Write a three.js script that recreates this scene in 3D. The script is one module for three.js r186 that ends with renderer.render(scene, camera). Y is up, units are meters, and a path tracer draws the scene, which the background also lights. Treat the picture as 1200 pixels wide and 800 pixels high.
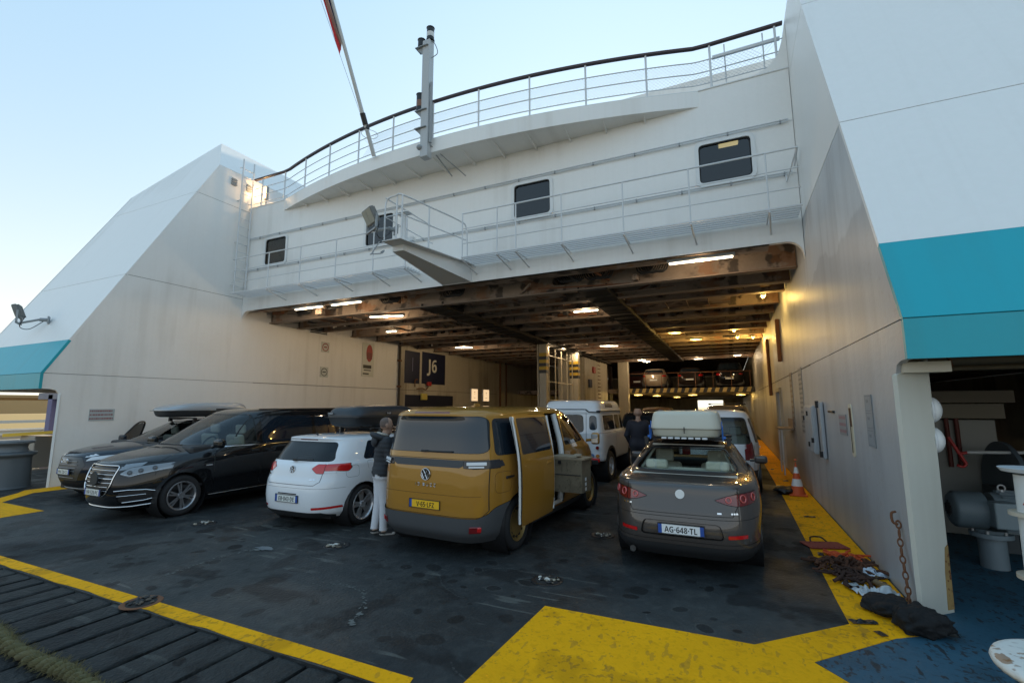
import * as THREE from 'three';
import { mergeGeometries } from 'three/addons/utils/BufferGeometryUtils.js';
import { RoundedBoxGeometry } from 'three/addons/geometries/RoundedBoxGeometry.js';
import { RectAreaLightUniformsLib } from 'three/addons/lights/RectAreaLightUniformsLib.js';
import { MarchingCubes } from 'three/addons/objects/MarchingCubes.js';

// ---------------------------------------------------------------- camera, sky, sun, exposure
const scene = new THREE.Scene();
const renderer = new THREE.WebGLRenderer({ antialias: true });
renderer.setSize(1024, 682);
renderer.toneMapping = THREE.LinearToneMapping;
renderer.toneMappingExposure = 1.65;
renderer.shadowMap.enabled = true;
RectAreaLightUniformsLib.init();

const camera = new THREE.PerspectiveCamera(72.45, 1024 / 682, 0.1, 4000);
camera.position.set(0, 1.95, 0);
camera.up.set(0.0586, 0.9907, 0.1225);
camera.lookAt(-0.4164 * 10, 1.95 + 0.1358 * 10, -0.8990 * 10);

const SUN = new THREE.Vector3(-0.2, Math.tan(22 * Math.PI / 180), -0.98).normalize();
{
  const w = 512, h = 256, d = new Float32Array(w * h * 4), az = Math.atan2(SUN.z, SUN.x);
  const mix = (a, b, t) => a.map((v, i) => v + (b[i] - v) * t);
  for (let j = 0; j < h; j++) for (let i = 0; i < w; i++) {
    const el = ((j + 0.5) / h - 0.5) * Math.PI, a = ((i + 0.5) / w - 0.5) * 2 * Math.PI;
    const dir = [Math.cos(el) * Math.cos(a), Math.sin(el), Math.cos(el) * Math.sin(a)];
    const cs = dir[0] * SUN.x + dir[1] * SUN.y + dir[2] * SUN.z;
    const e = Math.max(0, el) * 180 / Math.PI;
    // clear evening air: blue overhead, paling to a cream band along the whole horizon
    let c = mix([0.19, 0.355, 0.53], [0.50, 0.61, 0.68], Math.exp(-e / 28));
    const toSun = 0.5 + 0.5 * Math.cos(a - az);
    c = mix(c, mix([0.84, 0.85, 0.86], [1.0, 0.93, 0.68], Math.pow(toSun, 0.7)), 0.85 * Math.exp(-e / 8.5));
    const g = Math.pow(Math.max(0, cs), 4);
    c = c.map((v, k) => v * (1 + 0.25 * g) + [0.14, 0.10, 0.04][k] * g);
    const o = (j * w + i) * 4;
    d[o] = c[0]; d[o + 1] = c[1]; d[o + 2] = c[2]; d[o + 3] = 1;
  }
  const t = new THREE.DataTexture(d, w, h, THREE.RGBAFormat, THREE.FloatType);
  t.mapping = THREE.EquirectangularReflectionMapping; t.magFilter = t.minFilter = THREE.LinearFilter; t.needsUpdate = true;
  scene.background = t; scene.environment = t;
}
const sun = new THREE.DirectionalLight(new THREE.Color().setRGB(1, 0.80, 0.55), 5);
sun.position.copy(SUN).multiplyScalar(150); sun.castShadow = true;
Object.assign(sun.shadow.camera, { left: -90, right: 90, top: 90, bottom: -90, near: 1, far: 400 });
sun.shadow.mapSize.set(4096, 4096);
scene.add(sun, sun.target);

// ---------------------------------------------------------------- helpers
let seed = 12345;
const rnd = () => { seed |= 0; seed = seed + 0x6D2B79F5 | 0; let t = Math.imul(seed ^ seed >>> 15, 1 | seed); t = t + Math.imul(t ^ t >>> 7, 61 | t) ^ t; return ((t ^ t >>> 14) >>> 0) / 4294967296; };
const rr = (a, b) => a + (b - a) * rnd();
const V = (x, y, z) => new THREE.Vector3(x, y, z);
const PI = Math.PI, R = d => d * PI / 180;
const used = {};
function numbered(n) { const k = used[n] = (used[n] ?? -1) + 1; return k ? n + '_' + String(k).padStart(3, '0') : n; }
function prep(g) {
  if (g.index) g = g.toNonIndexed();
  if (!g.attributes.normal) g.computeVertexNormals();
  if (!g.attributes.uv) g.setAttribute('uv', new THREE.BufferAttribute(new Float32Array(g.attributes.position.count * 2), 2));
  for (const k of Object.keys(g.attributes)) if (!['position', 'normal', 'uv'].includes(k)) g.deleteAttribute(k);
  g.morphAttributes = {}; g.clearGroups();
  return g;
}
const merge = gs => gs.length === 1 ? prep(gs[0]) : mergeGeometries(gs.map(prep));
// uv in metres from the dominant direction of each face
function muv(g) {
  g = prep(g); const p = g.attributes.position, u = g.attributes.uv, n = g.attributes.normal;
  for (let i = 0; i < p.count; i += 3) {
    let ax = 0, ay = 0, az = 0;
    for (let k = 0; k < 3; k++) { ax += n.getX(i + k); ay += n.getY(i + k); az += n.getZ(i + k); }
    ax = Math.abs(ax); ay = Math.abs(ay); az = Math.abs(az);
    for (let k = 0; k < 3; k++) {
      const x = p.getX(i + k), y = p.getY(i + k), z = p.getZ(i + k);
      if (ay > ax && ay > az) u.setXY(i + k, x, -z); else if (ax > az) u.setXY(i + k, z, y); else u.setXY(i + k, x, y);
    }
  }
  return g;
}
function shadow(m) { m.castShadow = true; m.receiveShadow = true; return m; }
function obj(name, geos, material, parent = scene, uvm = false) {
  let g = merge(Array.isArray(geos) ? geos : [geos]); if (uvm) g = muv(g);
  const m = shadow(new THREE.Mesh(g, material)); m.name = parent === scene ? numbered(name) : name; parent.add(m); return m;
}
function tag(o, label, category, group) { o.userData.label = label; o.userData.category = category; if (group) o.userData.group = group; return o; }
function struct(name, geos, m, label, uvm = true) { const o = obj(name, geos, m, scene, uvm); o.userData.kind = 'structure'; if (label) o.userData.label = label; return o; }
function thing(name, label, category, [x, y, z] = [0, 0, 0], turn = 0, group) {
  const o = new THREE.Group(); o.name = numbered(name); scene.add(o); o.position.set(x, y, z); o.rotation.y = turn; return tag(o, label, category, group);
}
function sub(name, parent, [x, y, z] = [0, 0, 0], turn = 0) { const o = new THREE.Group(); o.name = name; o.position.set(x, y, z); o.rotation.y = turn; parent.add(o); return o; }
function dup(o, label, [x, y, z], turn = 0) { const c = o.clone(); c.userData = { ...o.userData }; c.name = numbered(o.name.replace(/_\d{3}$/, '')); if (label) c.userData.label = label; c.position.set(x, y, z); c.rotation.y = turn; scene.add(c); return c; }
const stuff = o => { o.userData.kind = 'stuff'; return o; };

const box = (w, h, d, x = 0, y = 0, z = 0, rx = 0, ry = 0, rz = 0) => new THREE.BoxGeometry(w, h, d).applyMatrix4(new THREE.Matrix4().compose(V(x, y, z), new THREE.Quaternion().setFromEuler(new THREE.Euler(rx, ry, rz)), V(1, 1, 1)));
const rbox = (w, h, d, r, x = 0, y = 0, z = 0, rx = 0, ry = 0, rz = 0, s = 2) => new RoundedBoxGeometry(w, h, d, s, Math.min(r, w * .49, h * .49, d * .49)).applyMatrix4(new THREE.Matrix4().compose(V(x, y, z), new THREE.Quaternion().setFromEuler(new THREE.Euler(rx, ry, rz)), V(1, 1, 1)));
function rod(a, b, r, s = 6, r2 = r) {
  const A = V(...a), B = V(...b), d = B.clone().sub(A), L = d.length();
  const g = new THREE.CylinderGeometry(r2, r, L, s); g.translate(0, L / 2, 0);
  g.applyQuaternion(new THREE.Quaternion().setFromUnitVectors(V(0, 1, 0), d.normalize())); g.translate(A.x, A.y, A.z); return g;
}
const tube = (pts, r, seg = 24, s = 6, closed = false, tension = 0.5) => new THREE.TubeGeometry(new THREE.CatmullRomCurve3(pts.map(p => V(...p)), closed, 'catmullrom', tension), seg, r, s, closed);
const cyl = (r1, r2, h, s, x, y, z, rx = 0, rz = 0) => { const g = new THREE.CylinderGeometry(r1, r2, h, s); if (rx) g.rotateX(rx); if (rz) g.rotateZ(rz); g.translate(x, y, z); return g; };
const ball = (r, x, y, z, sx = 1, sy = 1, sz = 1, s = 12) => { const g = new THREE.SphereGeometry(r, s, s * .7 | 0); g.scale(sx, sy, sz); g.translate(x, y, z); return g; };
const lathe = (pts, s = 24) => new THREE.LatheGeometry(pts.map(p => new THREE.Vector2(p[0], p[1])), s);
// a flat plate: outline (seen from outside, counter-clockwise) pushed back by its thickness; holes are outlines in the same plane
function slab(pts, th, holes = []) {
  const P = pts.map(p => V(...p)), n = V(0, 0, 0);
  for (let i = 0; i < P.length; i++) { const a = P[i], b = P[(i + 1) % P.length]; n.x += (a.y - b.y) * (a.z + b.z); n.y += (a.z - b.z) * (a.x + b.x); n.z += (a.x - b.x) * (a.y + b.y); }
  n.normalize();
  const v = Math.abs(n.y) > 0.92 ? V(0, 0, -1) : V(0, 1, 0); v.addScaledVector(n, -v.dot(n)).normalize();
  const u = v.clone().cross(n);
  const to2 = p => new THREE.Vector2(p.dot(u), p.dot(v));
  const H = holes.map(h => h.map(p => V(...p)));
  const c2 = P.map(to2), h2 = H.map(h => h.map(to2));
  const hh = h2.map((h, i) => THREE.ShapeUtils.isClockWise(h) ? h : (H[i].reverse(), h.reverse()));
  const tris = THREE.ShapeUtils.triangulateShape(c2, hh), all = [...P, ...H.flat()];
  const pos = [], nor = [], uv = [];
  const add = (p, N) => { pos.push(p.x, p.y, p.z); nor.push(N.x, N.y, N.z); uv.push(p.dot(u), p.dot(v)); };
  const back = all.map(p => p.clone().addScaledVector(n, -th)), nb = n.clone().negate();
  for (const t of tris) { for (const k of t) add(all[k], n); for (const k of [t[2], t[1], t[0]]) add(back[k], nb); }
  const side = loop => { for (let i = 0; i < loop.length; i++) { const a = loop[i], b = loop[(i + 1) % loop.length], N = b.clone().sub(a).cross(n).normalize(), a2 = a.clone().addScaledVector(n, -th), b2 = b.clone().addScaledVector(n, -th); for (const q of [a, a2, b2, a, b2, b]) add(q, N); } };
  side(P); H.forEach(side);
  const g = new THREE.BufferGeometry();
  g.setAttribute('position', new THREE.Float32BufferAttribute(pos, 3)); g.setAttribute('normal', new THREE.Float32BufferAttribute(nor, 3)); g.setAttribute('uv', new THREE.Float32BufferAttribute(uv, 2));
  return g;
}
// rounded polygon in 2D: points [x, y, radius?]
function rpoly(pts, r0 = 0.05, seg = 4) {
  const out = [], n = pts.length;
  for (let i = 0; i < n; i++) {
    const p = pts[i], a = pts[(i + n - 1) % n], b = pts[(i + 1) % n], r = p[2] ?? r0;
    const la = Math.hypot(a[0] - p[0], a[1] - p[1]), lb = Math.hypot(b[0] - p[0], b[1] - p[1]), k = Math.min(r, la * .45, lb * .45);
    if (k < 1e-4) { out.push([p[0], p[1]]); continue; }
    const A = [p[0] + (a[0] - p[0]) / la * k, p[1] + (a[1] - p[1]) / la * k], B = [p[0] + (b[0] - p[0]) / lb * k, p[1] + (b[1] - p[1]) / lb * k];
    for (let j = 0; j <= seg; j++) { const t = j / seg, s = 1 - t; out.push([A[0] * s * s + 2 * p[0] * s * t + B[0] * t * t, A[1] * s * s + 2 * p[1] * s * t + B[1] * t * t]); }
  }
  return out;
}
const rrect = (x0, x1, y0, y1, r, seg = 5) => rpoly([[x0, y0], [x1, y0], [x1, y1], [x0, y1]], r, seg);

// ---------------------------------------------------------------- procedural textures
function noiseTile(n, seedN) { const a = new Float32Array(n * n); let s = seedN * 7919 + 17; for (let i = 0; i < n * n; i++) { s = (Math.imul(s, 1664525) + 1013904223) | 0; a[i] = (s >>> 8) / 16777216; } return a; }
const NT = [noiseTile(256, 1), noiseTile(256, 2), noiseTile(256, 3)];
function vn(x, y, px, py, k = 0) { // tiling value noise, px and py cells per tile
  const t = NT[k]; let xi = Math.floor(x), yi = Math.floor(y); const fx = x - xi, fy = y - yi;
  const ux = fx * fx * (3 - 2 * fx), uy = fy * fy * (3 - 2 * fy);
  const m = (a, b) => ((a % b) + b) % b, x0 = m(xi, px) & 255, x1 = m(xi + 1, px) & 255, y0 = (m(yi, py) & 255) * 256, y1 = (m(yi + 1, py) & 255) * 256;
  const a = t[y0 + x0], b = t[y0 + x1], c = t[y1 + x0], d = t[y1 + x1];
  return a + (b - a) * ux + (c - a) * uy + (a - b - c + d) * ux * uy;
}
function fbm(u, v, f, oct, k = 0, sx = 1, sy = 1) { let s = 0, a = .5, n = 0; for (let o = 0; o < oct; o++) { const px = f * sx << o, py = f * sy << o; s += a * vn(u * px + o * 13.7 * px, v * py, px, py, (k + o) % 3); n += a; a *= .5; } return s / n; }
const sst = (a, b, x) => { const t = Math.min(1, Math.max(0, (x - a) / (b - a))); return t * t * (3 - 2 * t); };
const lin2s = c => c <= .0031308 ? c * 12.92 : 1.055 * Math.pow(c, 1 / 2.4) - .055;
function tex(n, metres, fn, srgb = true) { // fn(u,v) -> [r,g,b] linear, or one number for a data map
  const d = new Uint8Array(n * n * 4);
  for (let j = 0; j < n; j++) for (let i = 0; i < n; i++) {
    let c = fn((i + .5) / n, (j + .5) / n); if (typeof c === 'number') c = [c, c, c]; const o = (j * n + i) * 4;
    for (let k = 0; k < 3; k++) d[o + k] = Math.max(0, Math.min(255, Math.round(255 * (srgb ? lin2s(Math.max(0, c[k])) : c[k])))); d[o + 3] = 255;
  }
  const t = new THREE.DataTexture(d, n, n, THREE.RGBAFormat); t.wrapS = t.wrapT = THREE.RepeatWrapping; t.magFilter = THREE.LinearFilter; t.minFilter = THREE.LinearMipmapLinearFilter; t.generateMipmaps = true;
  if (srgb) t.colorSpace = THREE.SRGBColorSpace; t.repeat.set(1 / metres, 1 / metres); t.needsUpdate = true; return t;
}
const lerp3 = (a, b, t) => [a[0] + (b[0] - a[0]) * t, a[1] + (b[1] - a[1]) * t, a[2] + (b[2] - a[2]) * t];
const rgb = (r, g, b) => new THREE.Color().setRGB(r, g, b);
const mat = (c, rough = .6, metal = 0, o = {}) => new THREE.MeshStandardMaterial({ color: Array.isArray(c) ? rgb(...c) : c, roughness: rough, metalness: metal, ...o });
const phys = (c, o = {}) => new THREE.MeshPhysicalMaterial({ color: rgb(...c), ...o });

// painted plating: brushed-on paint, faint run-off streaks, small rust freckles
function plateTex(base, dirt, rust, amount, k, film) {
  return tex(1024, 9, (u, v) => {
    const big = fbm(u, v, 4, 5, k), st = fbm(u, v, 36, 4, k + 1, 1, 1 / 12), st2 = fbm(u, v, 165, 2, k, 1, 1 / 33), fine = fbm(u, v, 128, 2, k + 2);
    let c = lerp3(base, dirt, amount * (sst(.46, .74, st) * sst(.38, .62, big) * .7 + sst(.5, .75, st2) * .12 + sst(.46, .75, big) * .5 + (fine - .5) * .2));
    if (film) { const edge = .475 + .05 * (fbm(u, v, 24, 4, 2, 1, 1 / 4) - .5) + .06 * (fbm(u, v, 5, 3, 0) - .5); c = lerp3(c, film, sst(edge + .006, edge - .004, v) * (.55 + .5 * (st - .5))); }
    const sp = sst(.80, .84, fbm(u, v, 220, 1, k)) * sst(.58, .7, fbm(u + .31, v + .17, 12, 3, k));
    return lerp3(c, rust, sp * .7 * Math.max(0, amount - .45));
  });
}
const plateBump = tex(1024, 6, (u, v) => { const f = Math.pow(Math.abs(Math.cos(u * 8 * Math.PI)), 6) * .35 + Math.pow(Math.abs(Math.cos(v * 5 * Math.PI)), 8) * .25; return .3 + .3 * f * (.6 + .8 * fbm(u, v, 6, 2, 2)) + fbm(u, v, 7, 4, 1) * .35 + fbm(u, v, 128, 2, 0) * .12; }, false);
const whiteMap = plateTex([.82, .81, .78], [.55, .52, .47], [.34, .20, .10], .30, 0);
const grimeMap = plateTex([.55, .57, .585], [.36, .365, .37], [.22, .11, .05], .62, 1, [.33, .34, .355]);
const creamMap = plateTex([.50, .46, .37], [.26, .22, .15], [.20, .10, .04], .7, 2);
const tealMap = plateTex([.004, .36, .44], [.02, .29, .34], [.02, .25, .28], .32, 2);
const ceilMap = tex(1024, 6, (u, v) => {
  const a = fbm(u, v, 6, 5, 0), b = fbm(u, v, 22, 4, 1), f = fbm(u, v, 120, 2, 2);
  let c = lerp3([.34, .265, .21], [.17, .125, .095], sst(.42, .62, a) * .8 + (f - .5) * .3);
  c = lerp3(c, [.05, .04, .034], sst(.52, .68, b) * .85); return lerp3(c, [.26, .11, .04], sst(.63, .72, fbm(u + .4, v, 14, 4, 2)) * .6);
});
const deckMap = tex(2048, 11, (u, v) => {
  const big = fbm(u, v, 5, 5, 0), med = fbm(u, v, 24, 4, 1), fine = fbm(u, v, 128, 3, 2);
  let c = lerp3([.023, .026, .027], [.042, .045, .044], sst(.36, .66, big));
  c = lerp3(c, [.062, .062, .057], sst(.58, .78, med) * .45 + sst(.55, .8, fine) * .2); c = lerp3(c, [.010, .010, .010], sst(.56, .68, fbm(u + .2, v + .6, 30, 4, 1, 1, 1)) * .75);
  const scr = sst(.70, .76, fbm(u, v, 16, 3, 2, 1, 9)) * sst(.5, .64, fbm(u + .5, v, 7, 2, 1)); c = lerp3(c, [.13, .13, .115], scr * .55);
  return c.map(x => x * (0.8 + .4 * fine));
});
// worn-through ovals, scuffs and drip lines of the deck paint
{
  const n = 2048, d = deckMap.image.data; let s0 = seed; seed = 99;
  const blend = (x, y, c, a) => { const o = (((y % n) + n) % n * n + ((x % n) + n) % n) * 4; for (let k = 0; k < 3; k++) d[o + k] = Math.round(d[o + k] * (1 - a) + 255 * lin2s(c[k]) * a); };
  for (let q = 0; q < 400; q++) {
    const cx = rnd() * n | 0, cy = rnd() * n | 0, L = 7 + 30 * rnd() * rnd() | 0, W = L * rr(.5, .9), an = rr(0, 3.1), deep = rr(.4, .95), ring = rnd() < .35;
    for (let y = -L - 3; y <= L + 3; y++) for (let x = -L - 3; x <= L + 3; x++) {
      const a = (x * Math.cos(an) + y * Math.sin(an)) / L, b = (-x * Math.sin(an) + y * Math.cos(an)) / W, r = Math.hypot(a, b) + .5 * (fbm((cx + x) / n, (cy + y) / n, 90, 2, 0) - .5);
      if (r < 1.02) blend(cx + x, cy + y, r > .8 && ring ? [.075, .075, .068] : [.006, .006, .006], (ring ? .55 : 1) * deep * (1 - sst(.93, 1.02, r)));
    }
  }
  for (let q = 0; q < 60; q++) { // pale scuffs and dried drips
    let x = rnd() * n, y = rnd() * n, an = rr(0, 6.28); const len = rr(20, 190), w = rr(.6, 1.6);
    for (let i = 0; i < len; i++) { an += rr(-.12, .12); x += Math.cos(an); y += Math.sin(an); if (rnd() < .68) for (let a = -2; a <= 2; a++) if (Math.abs(a) <= w) blend(x - a * Math.sin(an) | 0, y + a * Math.cos(an) | 0, [.16, .165, .155], rr(.1, .55)); }
  }
  seed = s0;
}
const deckBump = tex(1024, 2.2, (u, v) => .6 * fbm(u, v, 7, 4, 1) + .4 * fbm(u, v, 90, 3, 2), false);
const deckRough = tex(1024, 7, (u, v) => .55 + .32 * sst(.3, .7, fbm(u, v, 9, 5, 2)) , false);
const wornPaint = (base, under, k, wear) => tex(1024, 4, (u, v) => {
  const f = fbm(u, v, 128, 3, k), b = fbm(u, v, 10, 5, k + 1); let c = base.map(x => x * (.86 + .28 * fbm(u, v, 6, 4, k)));
  c = lerp3(c, base.map(x => x * .55), sst(.56, .7, b) * .5 + sst(.55, .72, f) * .25);
  return lerp3(c, under, Math.min(1, wear * (sst(.66, .72, f) * sst(.42, .6, b) + sst(.69, .72, fbm(u + .3, v, 90, 3, k, 1, .5)))));
});
const yellowMap = wornPaint([.87, .40, .002], [.07, .06, .035], 0, .3);
const blueMap = wornPaint([.022, .085, .130], [.014, .024, .032], 1, 1.0);
const M = {
  white: mat([1, 1, 1], .42, 0, { map: whiteMap, bumpMap: plateBump, bumpScale: .009 }),
  grime: mat([1, 1, 1], .45, 0, { map: grimeMap, bumpMap: plateBump, bumpScale: .012 }),
  cream: mat([1, 1, 1], .5, 0, { map: creamMap, bumpMap: plateBump, bumpScale: .006 }),
  teal: mat([1, 1, 1], .42, 0, { map: tealMap, bumpMap: plateBump, bumpScale: .005 }),
  ceil: mat([1, 1, 1], .75, 0, { map: ceilMap, bumpMap: plateBump, bumpScale: .012 }),
  deck: phys([1, 1, 1], { roughness: 1, specularIntensity: .6, map: deckMap, roughnessMap: deckRough, bumpMap: deckBump, bumpScale: .014 }),
  yellow: phys([1, 1, 1], { roughness: .8, specularIntensity: .35, map: yellowMap, bumpMap: deckBump, bumpScale: .006 }),
  blue: mat([1, 1, 1], .65, 0, { map: blueMap, bumpMap: deckBump, bumpScale: .006 }),
  paint: mat([.72, .73, .72], .4), rail: mat([.66, .68, .69], .42), wood: mat([.055, .026, .022], .45), joint: mat([.10, .095, .085], .8), dark: mat([.02, .02, .02], .7), black: mat([.012, .012, .013], .45),
  grey: mat([.28, .30, .31], .5), steel: mat([.42, .42, .41], .45, .6), rust: mat([.16, .065, .028], .85), red: mat([.42, .025, .02], .45), rubber: mat([.014, .014, .015], .8), orange: mat([.62, .10, .02], .55),
  seatcream: mat([.55, .51, .42], .7), navy: mat([.012, .02, .06], .5), plastic: mat([.022, .023, .025], .55), chrome: mat([.75, .76, .78], .15, 1),
};
// lettering and print, drawn flat
function print(w, h, draw, o = {}) {
  const c = document.createElement('canvas'); c.width = w; c.height = h; const x = c.getContext('2d'); draw(x, w, h);
  const t = new THREE.CanvasTexture(c); t.colorSpace = THREE.SRGBColorSpace; return mat([1, 1, 1], o.rough ?? .5, 0, { map: t });
}
// ---------------------------------------------------------------- the ferry's after deck (metres; +z aft, x to the right seen from the ramp)
const XC = -6.79, XR = 1.52, XL = -15.10, ZB = -10.40, DI = 8.31, DO = 13.21;   // centreline, inner walls, bulkhead; wing inner and outer distance
const zA = y => -5.42 - 0.525 * (y - 2.75);                                     // raked after edge of the wings

// quay and water far around, ramp, decks
struct('quay', slab([[-900, -1.6, 900], [900, -1.6, 900], [900, -1.6, -900], [-900, -1.6, -900]], .3), mat([.32, .27, .18], .9, 0, { map: tex(512, 40, (u, v) => { const a = fbm(u, v, 8, 5, 0); return [.9 + .5 * (a - .5), .9 + .5 * (a - .5), .9 + .5 * (a - .5)]; }) }));
const deck = struct('car_deck', slab([[-20, 0, -2.85], [1.65, 0, -2.85], [1.65, 0, -66], [-20, 0, -66]], .3), M.deck);
obj('mooring_deck', slab([[1.66, 0, -2.85], [6.4, 0, -2.85], [6.4, 0, -30], [1.66, 0, -30]], .3), M.blue, deck);
// yellow paint: hinge line, chevrons and side strips, each its own patch 4 mm above the deck
const Y0 = .004;
const patch = (name, pts, m, y = Y0) => obj(name, slab(pts.map(([x, z]) => [x, y, z]), .003), m, deck);
{
  const mir = p => p.map(([x, z]) => [2 * XC - x, z]).reverse();
  const wob = (x0, x1, z, dx = .22) => { const o = []; for (let x = x0; dx > 0 ? x < x1 : x > x1; x += dx) o.push([x, z + rr(-.012, .012)]); return o; };
  patch('yellow_hinge_line', [[-14.3, -2.87], ...wob(-14.2, -5.62, -2.868), [-5.6, -2.87], [-5.66, -3.02], [-14.3, -3.03]], M.yellow);
  patch('yellow_hinge_line', [[-5.32, -2.87], ...wob(-5.2, -2.2, -2.868), [-2.15, -2.87], [-2.19, -3.02], [-5.34, -3.03]], M.yellow);
  const bay = [[-1.84, -2.86], [2.02, -2.86], [.70, -4.21], [.47, -4.47], [1.15, -5.18], [1.50, -5.42], [1.50, -5.9], [.86, -5.9], [.86, -5.34], [.07, -4.58], [-1.76, -4.56]];
  patch('yellow_marking', bay, M.yellow); patch('yellow_marking', mir(bay), M.yellow);
  const strip = [[.86, -5.9], [1.50, -5.9], [1.50, -30], [.95, -30], [.92, -11.5]];
  patch('yellow_strip', strip, M.yellow); patch('yellow_strip', mir(strip), M.yellow);
  patch('blue_paint', [[.48, -4.468], [1.152, -5.172], [1.50, -5.41], [1.66, -5.41], [1.66, -3.24], [.702, -4.20]], M.blue);
}
// ramp: steel plate with longitudinal grip planks
{
  const ramp = struct('ramp', slab([[-16, -.06, 5], [3, -.06, 5], [3, -.06, -2.849], [-16, -.06, -2.849]], .25), mat([.018, .02, .02], .8));
  const maps = [0, .37, .71].map(o => { const t = deckMap.clone(); t.offset.set(o, o * 1.7); t.needsUpdate = true; return phys([.62, .62, .62], { roughness: .75, specularIntensity: .6, map: t, bumpMap: deckBump, bumpScale: .03 }); });
  let x = -15.8, i = 0;
  while (x < 2.8) {
    const w = rr(.30, .36), h = .045;
    const pr = [[x, -.06], [x + .02, -.06 + h * .85], [x + .05, -.06 + h], [x + w - .04, -.06 + h], [x + w - .022, -.06 + h * .8], [x + w - .018, -.06]];
    const g = new THREE.BufferGeometry(), pos = [];
    const NS = 16, ring = k => pr.map(([a, b], q) => [a + (q > 2 ? 1 : -1) * .007 * Math.sin(k * 2.1 + i * 3 + q), b - .006 * (Math.sin(k * 1.3 + q + i) > .6), -2.848 + (4.9 + 2.848) * k / NS]);
    for (let k = 0; k < NS; k++) { const A = ring(k), B = ring(k + 1); for (let q = 0; q < 5; q++) pos.push(...A[q], ...B[q], ...B[q + 1], ...A[q], ...B[q + 1], ...A[q + 1]); }
    { const A = ring(0); for (let q = 1; q < 5; q++) pos.push(...A[0], ...A[q], ...A[q + 1]); }
    g.setAttribute('position', new THREE.Float32BufferAttribute(pos, 3));
    obj('ramp_plank', g, maps[i++ % 3], ramp, true); x += w + .005;
  }
}

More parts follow.
